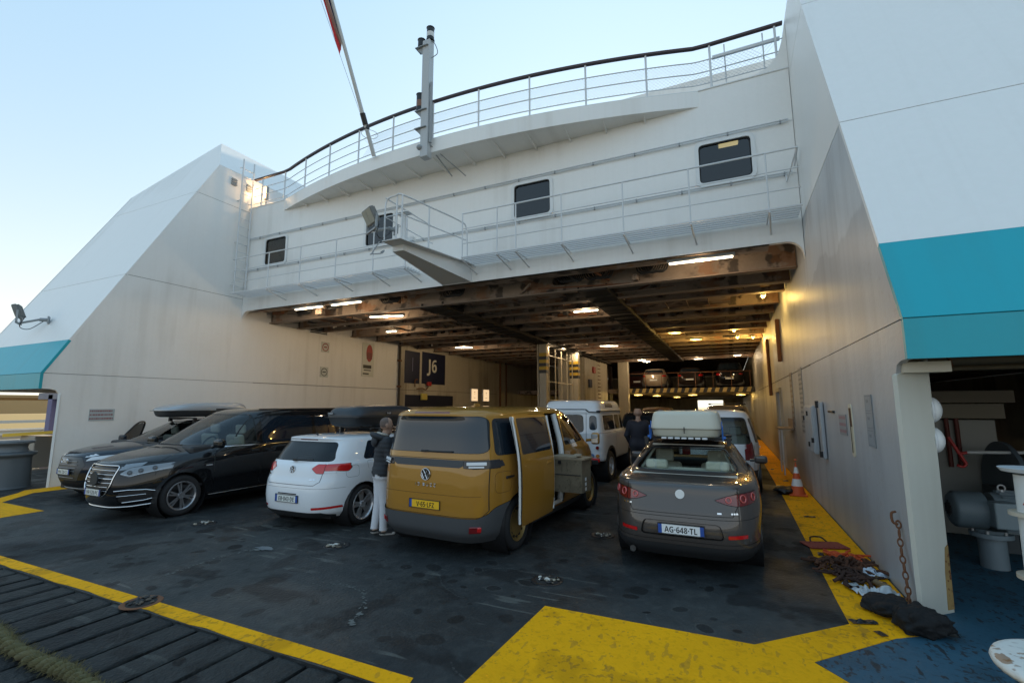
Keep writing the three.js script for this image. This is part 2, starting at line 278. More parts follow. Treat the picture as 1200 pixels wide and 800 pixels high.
// --- the two stern wings, mirrored about the centreline
function wing(s, label) {
  const w = thing('stern_wing', label, 'ship wing');
  const X = d => XC + s * d, flip = p => s > 0 ? p : p.slice().reverse();
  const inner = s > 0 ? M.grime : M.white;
  // inner side wall: strakes between weld seams
  const rows = [[0, 2.745], [2.757, 5.595], [5.607, 8.745], [8.757, 9.98]];
  rows.forEach(([a, b], i) => {
    const p = i === 0 ? [[-5.84, 0], [-5.84, 2.22], [-5.76, 2.34], [-5.62, 2.37], [-5.47, 2.37], [-5.47, b], [ZB - .6, b], [ZB - .6, 0]] : [[zA(a) - .05, a], [zA(b) - .05, b], [ZB - .6, b], [ZB - .6, a]];
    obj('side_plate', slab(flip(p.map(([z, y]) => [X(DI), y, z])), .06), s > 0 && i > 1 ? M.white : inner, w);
  });
  for (const y of [2.751, 5.601, 8.751]) obj('weld_seam', box(.02, .02, Math.abs(ZB - .6 - zA(y)) - .02, X(DI + .018), y, (ZB - .6 + zA(y)) / 2), M.joint, w);
  // raked after face
  const face = (name, y0, y1, m, x0 = DI, x1 = DO) => { const zz = y => y < 2.75 ? -5.425 : zA(y); return obj(name, slab(flip([[X(x0), y0, zz(y0)], [X(x1), y0, zz(y0)], [X(x1), y1, zz(y1)], [X(x0), y1, zz(y1)]]), .06), m, w); };
  face('teal_band', 2.37, 2.745, M.teal, DI - .004); face('teal_band', 2.757, 3.62, M.teal, DI - .004); face('after_plate', 3.622, 5.595, M.white, DI - .004); face('after_plate', 5.607, 8.745, M.white, DI - .004);
  const yt = 9.7, zt = y => zA(y);
  obj('after_plate', slab(flip([[X(DI - .004), 8.757, zt(8.757)], [X(DO), 8.757, zt(8.757)], [X(DO), yt, zt(yt)], [X(9.6), 11.5, zt(11.5)], [X(DI - .004), 9.98, zt(9.98)]]), .06), M.white, w);
  for (const y of [2.751, 5.601, 8.751]) obj('weld_seam', box(DO - DI - .02, .02, .02, X((DI + DO) / 2), y, zA(y) - .028), M.joint, w);
  // sloping top, inner bevel, outer side
  obj('top_plate', slab(flip([[X(DO), 9.7, zA(9.7)], [X(DO), 9.7, -66], [X(9.6), 11.5, -66], [X(9.6), 11.5, zA(11.5)]]), .06), M.white, w);
  obj('inner_bevel', slab(flip([[X(DI), 9.99, zA(9.99)], [X(9.6), 11.5, zA(11.5)], [X(9.6), 11.5, -20], [X(DI), 9.99, -20]]), .06), M.white, w);
  const low = s > 0 ? [[-5.42, -1], [-5.42, 2.37]] : [[-9.6, 0], [-9.6, 2.37], [-5.42, 2.37]];
  obj('outer_side', slab(flip([...low, [-5.42, 2.75], [zA(9.7), 9.7], [-66, 9.7], [-66, -1.5]].map(([z, y]) => [X(DO), y, z])).slice().reverse(), .08), M.white, w);
  obj('inner_side', slab(flip([[-11.0, 0], [-11, 9.98], [-19, 9.98], [-19, 0]].map(([z, y]) => [X(DI), y, z])), .10, s > 0 ? [[[-17.26, .12], [-17.26, 2.38], [-18.54, 2.38], [-18.54, .12]].map(([z, y]) => [X(DI), y, z])] : []), inner, w); obj('garage_side', slab(flip([[-19.01, 0], [-19.01, 5.6], [-66, 5.6], [-66, 0]].map(([z, y]) => [X(DI), y, z])), .10), M.cream, w);
  obj('garage_seam', box(.012, .02, 19, X(DI - .001), 2.75, -20.5), M.joint, w);
  // underside of the wing over the mooring space and its closed fore end
  obj('soffit', slab(flip([[X(DI + .11), 2.70, -5.5], [X(DI + .11), 2.70, -30], [X(DO - .13), 2.70, -30], [X(DO - .13), 2.70, -5.5]]), .05), M.ceil, w);
  obj('side_lining', slab(flip((s > 0 ? [[-5.6, 0], [-5.6, 2.68], [-30, 2.68], [-30, 0]] : [[-9.7, 0], [-9.7, 2.68], [-30, 2.68], [-30, 0]]).map(([z, y]) => [X(DO - .10), y, z])), .02), M.cream, w);
  obj('fore_bulkhead', slab(flip([[X(DI + .11), 0, -30], [X(DO - .13), 0, -30], [X(DO - .13), 2.7, -30], [X(DI + .11), 2.7, -30]]), .05), M.cream, w);
  return w;
}
const wingL = wing(-1, 'white raked stern wing behind the dark cars, wearing a floodlight'), wingR = wing(1, 'big white and teal stern wing beside the traffic cone');
// end post of the right-hand wing wall, its rusty foot and head plate
obj('end_post', [slab([[XR - .003, 0, -5.78], [XR + .30, .0, -6.05], [XR + .30, 2.4, -5.95], [XR - .003, 2.24, -5.78]], .05)], mat([.72, .72, .66], .45, 0, { map: whiteMap }), wingR, false);
obj('head_plate', [box(.36, .10, .14, XR + .22, 2.31, -5.79)], mat([.55, .50, .40], .6), wingR);
obj('rust_patch', [slab([[XR + .24, .03, -5.989], [XR + .303, .03, -6.046], [XR + .303, .62, -6.02], [XR + .25, .58, -5.985]], .004)], mat([.42, .30, .12], .8, 0, { map: wornPaint([.9, .8, .7], [.3, .1, .04], 2, 1) }), wingR);
obj('end_post', [slab([[XL - .30, 0, -6.05], [XL + .003, 0, -5.80], [XL + .003, 2.24, -5.80], [XL - .30, 2.4, -5.95]], .05)], M.paint, wingL);
// left-hand louvre vents at the wing top
for (const [z, n] of [[-9.75, 1], [-10.3, 2]]) obj('louvre', [box(.03, .26, .16, XL + .02, 9.6 + .0, z), ...[...Array(3)].map((_, k) => box(.04, .03, .2, XL + .03, 9.52 + k * .08, z))], M.grey, wingL);

// --- bulkhead bridging the deck, with four windows
const winX = [[-13.60, 1.02], [-9.15, 1.06], [-4.25, 1.02], [.21, 1.06]], WY0 = 6.67, WY1 = 7.59;
const bulk = thing('bridge_bulkhead', 'white plated bulkhead with four windows spanning above the garage mouth', 'bulkhead');
{
  const c = (cx, dir) => { const o = []; for (let i = 0; i <= 8; i++) { const a = i / 8 * PI / 2; o.push([cx + dir * .30 * (1 - Math.cos(a)), 4.87 + .30 * Math.sin(a)]); } return o; };
  const left = c(XL + .02, 1), right = c(XR - .02, -1);
  const strakes = [[5.17, 6.57], [6.578, 7.70], [7.708, 8.86]];
  strakes.forEach(([a, b], i) => {
    const out = i === 0 ? [[XL + .01, 4.8], [XL + .02, 4.87], ...left.slice(1), ...right.slice().reverse().slice(0, -1), [XR - .02, 4.87], [XR - .01, 4.8], [XR - .01, b], [XL + .01, b]] : [[XL + .01, a], [XR - .01, a], [XR - .01, b], [XL + .01, b]];
    const holes = i === 1 ? winX.map(([x, w]) => rrect(x - w / 2, x + w / 2, WY0, WY1, .12).map(([p, q]) => [p, q, ZB])) : [];
    obj('bulkhead_plate', slab(out.map(([p, q]) => [p, q, ZB]), .12, holes), M.white, bulk);
  });
  obj('lower_flange', box(XR - XL - 1.2, .03, .5, XC, 5.185, ZB - .26), M.ceil, bulk, true);
  for (const [x, w] of winX) {
    const f = obj('window', (() => { const o = rrect(x - w / 2 - .06, x + w / 2 + .06, WY0 - .06, WY1 + .06, .17), h = rrect(x - w / 2 + .02, x + w / 2 - .02, WY0 + .02, WY1 - .02, .10); return slab(o.map(([p, q]) => [p, q, ZB + .035]), .06, [h.map(([p, q]) => [p, q, ZB + .035])]); })(), M.paint, bulk);
    { const o = rrect(x - w / 2 + .018, x + w / 2 - .018, WY0 + .018, WY1 - .018, .10), g2 = rrect(x - w / 2 + .045, x + w / 2 - .045, WY0 + .045, WY1 - .045, .085); obj('gasket', slab(o.map(([p, q]) => [p, q, ZB + .006]), .02, [g2.map(([p, q]) => [p, q, ZB + .006])]), M.rubber, f); }
    obj('pane', slab(rrect(x - w / 2 + .015, x + w / 2 - .015, WY0 + .015, WY1 - .015, .10).map(([p, q]) => [p, q, ZB - .02]), .006), phys([.30, .33, .36], { roughness: .03, transmission: 1, thickness: 0, ior: 1.6 }), f);
  }
  // pipes with clamps along the plating
  for (const [y, z, r] of [[7.73, ZB + .045, .016], [6.60, ZB + .04, .014]]) {
    obj('pipe', [rod([XL + .1, y, z], [XR - .1, y, z], r, 8), rod([XL + .1, y - .05, z], [XR - .1, y - .05, z], r * .7, 6)], M.rail, bulk);
    for (let i = 0; i < 17; i++) obj('pipe_clamp', box(.03, .08, .04, XL + .7 + i * .98, y - .025, z - .008), M.grey, bulk);
  }
}
// cabins behind the windows
for (const [x, z, w, turn, l] of [[.33, -11.6, .42, 0, 'lit cabin lamp seen through the window by the wing'], [-13.75, -11.4, .6, .5, 'lit cabin tube seen through the window by the ladder'], [-13.3, -12.4, .6, .5, 'farther lit cabin tube in the window by the ladder']]) { const t = thing('cabin_lamp', l, 'lamp', [x, 8.12, z], turn, 'lamps inside the cabins'); obj('lamp_case', box(w + .05, .05, .22, 0, .04, 0), M.grey, t); obj('lamp_panel', box(w, .03, .18), mat([1, .9, .7], .5, 0, { emissive: rgb(1, .68, .25), emissiveIntensity: 3 }), t); const li = new THREE.RectAreaLight(rgb(1, .72, .32), 9, w, .18); li.position.y = -.03; li.rotation.x = -PI / 2; t.add(li); }
struct('cabin_interior', [box(XR - XL - .2, .05, 3, XC, 5.75, ZB - 1.7), box(XR - XL - .2, .05, 3, XC, 8.3, ZB - 1.7), box(XR - XL - .2, 2.5, .05, XC, 7.02, ZB - 3.2), ...[-11.3, -6.7, -2].map(x => box(.06, 2.5, 3, x, 7.02, ZB - 1.66))], mat([.14, .15, .16], .8));
// --- curved upper deck edge
const zArc = x => ZB + .95 * Math.max(0, 1 - ((x - XC) / 6.56) ** 2);
const upper = thing('upper_deck', 'white curved upper deck edge bowing out above the windows', 'ship deck');
{
  const n = 40, arc = []; for (let i = 0; i <= n; i++) { const x = XC + 6.56 * (2 * i / n - 1); arc.push([x, zArc(x)]); }
  obj('curved_fascia', slab([...arc.map(([x, z]) => [x, 8.87, z]), [XC + 6.55, 8.87, ZB - .002], [XC - 6.55, 8.87, ZB - .002]].filter((p, i, a) => !i || Math.hypot(p[0] - a[i - 1][0], p[2] - a[i - 1][2]) > .003), .37), M.white, upper);
  obj('waterway_bar', (() => { const g = []; for (let i = 0; i < n; i++) { const a = arc[i], b = arc[i + 1]; g.push(rod([a[0], 8.88, a[1] - .02], [b[0], 8.88, b[1] - .02], .022, 6)); } g.push(rod([XL, 8.88, ZB], [arc[0][0], 8.88, ZB], .022), rod([arc[n][0], 8.88, ZB], [XR, 8.88, ZB], .022)); return g; })(), M.paint, upper);
  obj('deck_plate', box(XR - XL, .14, 55, XC, 8.79, ZB - .13 - 27.5), M.grey, upper);
  for (let i = 0; i < 13; i++) { const x = XC - 5.4 + i * .9, z = zArc(x); obj('bracket', slab([[x, 8.50, ZB], [x, 8.50, z - .06], [x, 8.40, ZB]].map(p => p), .025), M.white, upper); }
  obj('corner_gusset', slab([[XR - .005, 8.88, 0], [XR - .005, 9.9, 0], [XR - .06, 9.6, 0], [XR - .18, 9.22, 0], [XR - .38, 9.0, 0], [XR - .7, 8.88, 0]].map(([x, y]) => [x, y, ZB + .01]), .05), M.white, upper);
}
// --- the ship's house forward of the bulkhead, high enough to keep the after deck in shade
tag(obj('ship_superstructure', [box(26, 13, 30, XC, 15.6, -44)], M.white, scene, true), 'white deckhouse rising above the ferry garage', 'deckhouse');
struct('boat_deck', box(26.3, .2, 46, XC, 9.0, -43), M.white);
// --- upper railing with netting
{
  const t = thing('deck_railing', 'white curved railing with brown handrail and wire netting along upper deck', 'railing');
  const px = []; for (let k = 0; k < 12; k++) px.push(-13.45 + 1.35 * k); px[11] = 1.33;
  const z = x => zArc(x) - .06, line = y => { const o = []; for (let x = XL + .1; x < XR - .05; x += .3) o.push([x, y, z(x)]); o.push([XR - .04, y, z(XR)]); return o; };
  for (const x of [-14.6, ...px]) obj('post', [rod([x, 8.87, z(x)], [x, 9.95, z(x)], .024, 8)], M.rail, t);
  obj('handrail', (() => { const o = line(9.97), g = []; for (let i = 0; i < o.length - 1; i++) { const [a, b] = [o[i], o[i + 1]], dx = b[0] - a[0], dz = b[2] - a[2], L = Math.hypot(dx, dz); g.push(box(L + .004, .05, .085, (a[0] + b[0]) / 2, 9.97, (a[2] + b[2]) / 2, 0, -Math.atan2(dz, dx), 0)); } return g; })(), M.wood, t);
  for (const y of [9.05, 9.34, 9.62]) obj('rail', tube(line(y), .013, 120, 5), M.rail, t);
  const g = [], s = .085; // diamond netting between the lowest and the third rail
  for (let x = -9.2; x < XR - .2; x += s) for (const d of [1, -1]) { const x0 = d > 0 ? x : x + .57, x1 = d > 0 ? x + .57 : x; if (Math.max(x0, x1) > XR - .06) continue; const n = 2; for (let k = 0; k < n; k++) { const a = k / n, b = (k + 1) / n, xa = x0 + (x1 - x0) * a, xb = x0 + (x1 - x0) * b; g.push(rod([xa, 9.05 + .57 * a, z(xa) + .01 * d], [xb, 9.05 + .57 * b, z(xb) + .01 * d], .003, 3)); } }
  stuff(obj('netting', g, mat([.55, .58, .60], .6), t));
  const b = tag(obj('life_raft_cradle', [rod([.1, 9.66, -10.5], [1.42, 9.70, -10.55], .045, 10), rod([.35, 8.9, -10.5], [.35, 9.9, -10.5], .015), rod([1.1, 8.9, -10.5], [1.1, 9.9, -10.5], .015)], M.rail), 'slim grey spar lashed behind the railing next to the wing', 'spar');
}
// --- bulkhead walkway in two runs
function walkway(x0, x1, posts, label) {
  const t = thing('walkway', label, 'walkway', [0, 0, 0], 0, 'walkways along the bulkhead'), zr = -9.72, y0 = 5.62;
  for (let k = 0; k < 6; k++) obj('floor_bar', box(x1 - x0, .03, .03, (x0 + x1) / 2, y0 + .004, zr + .015 - k * .12), M.rail, t);
  for (const [y, r] of [[6.77, .019], [6.37, .012], [5.98, .012]]) obj('rail', rod([x0, y, zr], [x1, y, zr], r, 8), M.rail, t);
  for (const x of posts) { obj('post', [rod([x, 5.55, zr], [x, 6.77, zr], .017, 6)], M.rail, t); obj('bracket', [rod([x, 5.57, zr + .05], [x + .06, 5.36, ZB], .018, 5), rod([x, 5.585, zr], [x, 5.585, ZB], .014, 4)], M.rail, t); }
  return t;
}
walkway(-14.75, -7.6, [-13, -11.6, -10.15, -8.75, -7.65], 'bulkhead walkway run between the ladder and floodlight platform');
walkway(-5.9, 1.44, [-5.88, -4.9, -4.4, -3.25, -1.85, -.5, .9], 'bulkhead walkway run ending at the teal wing');
tag(obj('handrail_frame', [rod([1.44, 6.77, -9.72], [1.30, 6.37, -10.3], .016), rod([1.44, 6.77, -9.72], [1.46, 6.70, -10.35], .016), rod([1.30, 6.37, -10.3], [1.30, 6.6, -10.38], .014)], M.rail), 'bent white handrail bar closing the walkway end by the wing', 'handrail');
// --- ladder in the left corner
{
  const t = thing('ladder', 'white steel ladder climbing the corner beside the left walkway', 'ladder');
  for (const z of [-9.93, -10.33]) obj('stile', [rod([XL + .18, 5.66, z], [XL + .18, 10.5, z], .024, 8), ...[6, 7.5, 9, 10.2].map(y => rod([XL, y, z], [XL + .18, y, z], .015))], M.rail, t);
  for (let y = 5.95; y < 10.4; y += .3) obj('rung', rod([XL + .18, y, -9.93], [XL + .18, y, -10.33], .013, 6), M.rail, t);
  const g = thing('gate_lamp', 'small lit wall lamp behind the ladder top', 'lamp', [XL + .35, 9.55, -10.75]);
  obj('lamp_body', [box(.10, .5, .10), rod([0, -.25, 0], [0, -.75, 0], .02)], M.grey, g); obj('lamp_glass', rbox(.09, .42, .06, .02, .0, 0, .06), mat([1, .8, .5], .5, 0, { emissive: rgb(1, .62, .28), emissiveIntensity: 2.2 }), g);
  const l = new THREE.PointLight(rgb(1, .62, .28), 1.2, 0, 2); l.position.set(0.02, 0, .16); l.castShadow = true; g.add(l);
}
// --- cantilever platform with its floodlight
{
  const t = thing('floodlight_platform', 'white cantilever platform with railings jutting from the bulkhead', 'platform', [0, 0, 0]);
  const A = [[-6.85, 5.17, ZB], [-6.0, 5.17, ZB], [-6.0, 5.62, ZB], [-6.85, 5.62, ZB]], B = [[-6.88, 5.48, -8.3], [-6.60, 5.48, -8.3], [-6.60, 5.62, -8.3], [-6.88, 5.62, -8.3]];
  const q = (a, b, c, d) => slab([a, b, c, d], .012);
  obj('side_web', slab([A[1], B[1], B[2], A[2]], .02), M.paint, t); obj('side_web', slab([A[3], B[3], B[0], A[0]], .02), M.paint, t);
  obj('bottom_plate', slab([A[0], B[0], B[1], A[1]].map(p => [p[0], p[1] + .01, p[2]]).reverse(), .012).scale(1, 1, 1), M.paint, t); obj('tip_plate', slab([B[0], B[1], B[2], B[3]], .01), M.paint, t);
  obj('top_plate', slab([[-6.92, 5.64, -7.95], [-6.42, 5.64, -7.95], [-5.9, 5.64, -10.38], [-6.92, 5.64, -10.38]], .02), M.rail, t);
  const rr1 = [[-6.42, 6.62, -7.98], [-6.4, 6.66, -8.2], [-6.02, 6.66, -9.8], [-5.95, 6.5, -10.1], [-5.94, 5.7, -10.15]];
  obj('handrail', [tube([[-6.88, 5.66, -7.97], [-6.88, 6.4, -7.98], [-6.82, 6.62, -7.98], [-6.6, 6.66, -7.98], [-6.42, 6.66, -8.02], [-6.2, 6.66, -9.0], [-6.02, 6.64, -9.8], [-5.96, 6.5, -10.05], [-5.95, 5.65, -10.1]], .02, 90, 6)], M.rail, t);
  obj('mid_rail', [rod([-6.88, 6.2, -7.98], [-6.43, 6.2, -7.98], .014), rod([-6.43, 6.2, -7.98], [-5.97, 6.2, -10.05], .014), rod([-6.88, 6.66, -7.98], [-6.9, 6.66, -9.9], .016), rod([-6.88, 6.2, -7.98], [-6.9, 6.2, -9.9], .012)], M.rail, t);
  for (const [x, z] of [[-6.42, -8.0], [-6.25, -8.8], [-6.55, -7.98], [-6.9, -8.8]]) obj('post', rod([x, 5.64, z], [x, 6.65, z], .02, 6), M.rail, t);
  obj('pedestal', [rod([-6.6, 5.64, -8.3], [-6.6, 6.35, -8.3], .055, 10), box(.36, .02, .22, -6.6, 6.36, -8.3), box(.16, .09, .1, -6.45, 5.75, -8.4)], M.paint, t);
  obj('step_loop', tube([[-6.95, 5.6, -7.9], [-7.02, 5.3, -7.75], [-6.9, 5.22, -7.6], [-6.7, 5.24, -7.7], [-6.72, 5.34, -7.8], [-6.85, 5.33, -7.85]], .014, 40, 5), M.grey, t);
}
function floodlight(label, p, turn, tilt) {
  const t = thing('floodlight', label, 'floodlight', p, turn, 'floodlights on the ship'); const h = sub('lamp_head', t); h.rotation.x = tilt; h.position.set(0, .12, .12);
  obj('housing', [rbox(.46, .36, .10, .02, 0, 0, 0), ...[...Array(6)].map((_, k) => box(.02, .32, .05, -.18 + k * .072, 0, -.07))], mat([.16, .16, .15], .5), h);
  obj('lens', [rbox(.205, .31, .02, .005, -.108, 0, .05), rbox(.205, .31, .02, .005, .108, 0, .05)], mat([.34, .33, .27], .2), h);
  obj('yoke', [box(.04, .34, .04, -.25, -.04, .08), box(.04, .34, .04, .25, -.04, .08), box(.54, .04, .04, 0, -.2, .08)], M.grey, t);
  obj('arm', [rod([0, -.2, .08], [.0, -.05, -.32], .03, 8), rod([0, -.05, -.32], [0, -.05, -.5], .05, 8), box(.2, .2, .03, 0, -.05, -.5)], M.grey, t);
  obj('cable', tube([[.1, -.02, -.05], [.16, -.3, .02], [.05, -.34, -.15], [.02, -.1, -.4]], .01, 24, 5), M.black, t);
  return t;
}
floodlight('grey twin-panel floodlight at the tip of cantilever platform', [-7.0, 6.02, -7.8], -.45, .5);
floodlight('grey twin-panel floodlight on raked face of the left wing', [-17.4, 4.38, -5.75], -.5, .35);
// --- signal mast and flag staff on the upper deck
{
  const t = thing('signal_mast', 'pale grey signal mast with lanterns on shelves above the railing', 'mast', [-6.82, 8.4, -9.38]);
  obj('mast_post', [rbox(.23, 3.35, .22, .02, 0, 1.6, 0)], mat([.44, .46, .47], .45), t); obj('conduit', [rod([.17, .3, .05], [.17, 2.0, .05], .035, 8), rod([.17, 1.9, .05], [.09, 1.95, 0], .03)], M.grey, t);
  for (const [y, x] of [[3.1, -.2], [1.25, -.16], [.75, -.16]]) obj('shelf', [slab([[x - .12, y, .16], [.08, y, .16], [.08, y, -.1], [x - .12, y, -.1]], .02), slab([[x - .1, y - .02, .1], [-.05, y - .28, .09], [.0, y - .28, .09], [0, y - .02, .1]], .02)], M.grey, t);
  const L = (x, y, z, r, h, m) => { const q = obj('lantern', [cyl(r, r, h, 12, x, y + h / 2, z), cyl(r * 1.15, r * 1.15, .03, 12, x, y, z), cyl(r * 1.15, r * .7, .05, 12, x, y + h, z)], M.black, t); obj('lens', cyl(r * 1.02, r * 1.02, h * .4, 12, x, y + h * .45, z), m, q); };
  L(-.2, 3.11, .03, .10, .24, M.black); L(.06, 3.3, 0, .10, .34, mat([.6, .6, .58], .3)); L(-.18, 1.26, .05, .10, .46, mat([.2, .09, .045], .3));
  obj('stay', [rod([.05, .35, .06], [.35, -.3, -.75], .018), rod([.05, .35, .06], [.75, -.35, -.8], .014), ball(.075, -.12, .2, .12)], M.grey, t);
  obj('cable', tube([[.1, 3.3, 0], [.24, 3.1, .02], [.3, 2.85, 0], [.13, 2.75, .02]], .012, 20, 5), M.grey, t);
}
{
  const b = [-8.62, 8.85, -9.45], d = [-.04, 3.32, 1.68], at = k => [b[0] + d[0] * k, b[1] + d[1] * k, b[2] + d[2] * k];
  const t = thing('flag_staff', 'slanting grey flag staff rising behind the railing', 'flagpole', [0, 0, 0]);
  obj('staff', rod(at(0), at(1.75), .06, 10, .035), mat([.52, .53, .52], .4), t); obj('step_ring', [new THREE.TorusGeometry(.22, .008, 5, 20).rotateX(PI / 2).translate(at(.12)[0], at(.12)[1] + .15, at(.12)[2])], M.rail, t);
  obj('clamp', [rod(at(.22), at(.30), .075, 8), box(.14, .1, .1, ...at(.2))], M.black, t); obj('halyard', [rod([at(.24)[0] - .05, at(.24)[1], at(.24)[2]], [at(1.3)[0] - .42, at(1.3)[1], at(1.3)[2]], .006, 4)], M.grey, t);
  // limp three-coloured flag
  const f = thing('flag', 'limp blue, white and red flag hanging from the slanting staff', 'flag', [0, 0, 0]), top = at(1.32), bot = at(.78);
  ['blue', 'white', 'red'].forEach((cn, i) => {
    const N = 14, K = 10, pos = [], idx = [];
    for (let a = 0; a <= N; a++) for (let k = 0; k <= K; k++) {
      const u = (i + k / K) / 3, v = a / N, hang = u * (1 - .35 * v);
      const px = top[0] + (bot[0] - top[0]) * v - .03 - .16 * hang + .06 * Math.sin(u * 14 + v * 3), pz = top[2] + (bot[2] - top[2]) * v + .05 * Math.cos(u * 13 + v * 2) - .12 * hang, py = top[1] + (bot[1] - top[1]) * v - .75 * hang * (1 - .25 * v) + .1 * hang;
      pos.push(px, py, pz);
    }
    for (let a = 0; a < N; a++) for (let k = 0; k < K; k++) { const p = a * (K + 1) + k; idx.push(p, p + 1, p + K + 1, p + 1, p + K + 2, p + K + 1); }
    const g = new THREE.BufferGeometry(); g.setAttribute('position', new THREE.Float32BufferAttribute(pos, 3)); g.setIndex(idx); g.computeVertexNormals();
    obj(cn + '_stripe', g, mat([[.02, .03, .22], [.7, .66, .55], [.55, .02, .03]][i], .85, 0, { side: THREE.DoubleSide }), f);
  });
}
// ---------------------------------------------------------------- garage under the bulkhead
{
  const c = struct('garage_ceiling', slab([[XL, 5.62, -10.55], [XL, 5.62, -66], [XR, 5.62, -66], [XR, 5.62, -10.55]], .1), M.ceil);
  // deep transverse girders; some are pierced by a row of notches
  const girder = (z, y0, notch, ovals = [], x0 = XL + .02, x1 = XR - .02, th = .05) => {
    const holes = ovals.map(([x, w]) => rrect(x - w / 2, x + w / 2, y0 + .18, y0 + .42, .11, 4).map(([p, q]) => [p, q, z])); if (notch) for (let x = x0 + .5; x < x1 - .5; x += notch) holes.push(rrect(x, x + .26, y0 + .12, y0 + .24, .04, 2).map(([p, q]) => [p, q, z]));
    return obj('girder', [slab([[x0, y0], [x1, y0], [x1, 5.61], [x0, 5.61]].map(([p, q]) => [p, q, z]), th, holes), box(x1 - x0, .03, .22, (x0 + x1) / 2, y0 - .016, z - .02)], M.ceil, c);
  };
  girder(-11.55, 4.95, 0, [[-9.3, .7], [-3.9, .5]]); girder(-12.75, 4.93, 0, [[-5.6, .9], [-4.7, .3], [-.2, .6], [-11.2, .7]]); girder(-13.95, 4.98, .62); girder(-15.6, 4.98); girder(-17.2, 4.98, .62);
  for (let z = -18.9; z > -34; z -= 1.55) girder(z, 4.98);
  // longitudinal stiffeners between the girders
  for (let x = XL + .6; x < XR - .3; x += .72) obj('stiffener', box(.025, .16, 23.5, x, 5.53, -22.4), M.ceil, c, true);
  // longitudinal troughs
  for (const x of [-3.05, -8.0]) obj('cable_trough', [box(.75, .04, 22, x, 4.90, -22.5), box(.04, .14, 22, x - .37, 4.96, -22.5), box(.04, .14, 22, x + .37, 4.96, -22.5), ...[...Array(30)].map((_, k) => box(.7, .03, .08, x, 4.865, -12.2 - k * .7))], mat([.03, .026, .022], .8), c);
  // pipe runs, hangers and valves under the plating
  for (let k = 0; k < 16; k++) { const x = rr(XL + .6, XR - .6), z0 = rr(-11.7, -30), L = rr(2, 7), y = rr(5.02, 5.3); obj('pipe', [rod([x, y, z0], [x, y, z0 - L], rr(.015, .05), 6)], k % 3 ? M.ceil : M.dark, c); }
  // hoistable deck panels folded up against the girders, leaving odd bays open
  for (const [x, z, w, d] of [[-12.6, -12.2, 2.6, 1.0], [-9.9, -14.8, 2.3, 1.4], [-5.6, -12.15, 3.0, 1.0], [-5.4, -16.4, 3.2, 1.4], [-1.0, -14.75, 2.4, 1.4], [-.6, -18.0, 2.6, 1.4], [-5.7, -19.7, 3.0, 1.3], [-11.5, -18.1, 3.4, 1.4], [-1.0, -21.2, 2.4, 1.3], [-12, -22.7, 3, 1.3]]) obj('hoistable_panel', [box(w, .03, d, x, 5.06, z), box(w, .10, .03, x, 5.10, z + d / 2), ...[.25, .5, .75].map(q => box(.03, .08, d, x - w / 2 + w * q, 5.03, z))], M.ceil, c, true);
  for (let k = 0; k < 22; k++) { const z = rr(-11, -26), x = rr(XL + .5, XR - 3), L = rr(1, 4); obj('conduit', rod([x, rr(4.94, 5.05), z], [x + L, rr(4.94, 5.05), z + rr(-.4, .4)], rr(.012, .03), 6), k % 2 ? M.ceil : M.rust, c); }
  for (let k = 0; k < 170; k++) { const z = rr(-10.9, -24), x = rr(XL + .5, XR - .4), w = rr(.12, .55); obj('fitting', rnd() < .5 ? rbox(w, rr(.05, .2), rr(.1, .3), .02, x, rr(5.0, 5.4), z) : rod([x, rr(5, 5.3), z], [x + rr(-.7, .7), rr(5, 5.4), z + rr(-.5, .5)], rr(.012, .035), 6), rnd() < .55 ? M.dark : rnd() < .3 ? M.rust : M.ceil, c); }
  // coiled cable bundles hanging in the first bays
  for (const [x, z] of [[-7.2, -11.3], [-9.4, -11.2], [-13.2, -11.3], [-1.6, -11.25], [-6.4, -12.4], [-12.9, -13.4], [-3.6, -11.2], [-2.9, -11.25], [-5.2, -11.9], [-2.2, -12.3], [-8.6, -12.2], [-11.6, -11.1], [-5.6, -13.3], [-.8, -12.2]]) obj('cable_bundle', [...Array(7)].map((_, k) => tube([[x - .3 + k * .05, 5.4, z], [x - .2 + k * .06, 5.12 + .02 * (k % 3), z + .05], [x + .05 + k * .06, 5.10, z + .06], [x + .2 + k * .05, 5.38, z + .02]], .022, 10, 5)), M.black, c);
  obj('longitudinal_girder', [slab([[-8.5, 4.9, -11.6], [-8.5, 4.9, -33], [-8.5, 5.6, -33], [-8.5, 5.6, -11.6]], .06)], M.ceil, c);
  // mezzanine deck at the far end with its striped edge
  const mz = struct('mezzanine_deck', box(XR - XL - .06, .30, 31, XC, 2.93, -49.2), M.ceil);
  for (let i = 0; i < 34; i++) { const x = -6.5 + i * .235; obj('edge_stripe', slab([[x, 2.80], [x + .235, 2.80], [x + .335, 3.10], [x + .10, 3.10]].map(([a, b]) => [Math.min(a, XR - .03), b, -33.66]), .02), i % 2 ? M.black : mat([.50, .36, .12], .6), mz); }
  struct('garage_end', [slab([[XL, 0], [XR, 0], [XR, 5.6], [XL, 5.6]].map(([x, y]) => [x, y, -65.5]), .2, [[[-3.75, 1.2], [-.75, 1.2], [-.75, 2.55], [-3.75, 2.55]].map(([x, y]) => [x, y, -65.5])])], M.cream);
  obj('mezzanine_rail', [rod([-6.5, 4.15, -33.8], [1.45, 4.15, -33.8], .02), ...[...Array(8)].map((_, k) => rod([-6.4 + k * 1.1, 3.1, -33.8], [-6.4 + k * 1.1, 4.15, -33.8], .02))], M.rust, mz);
}
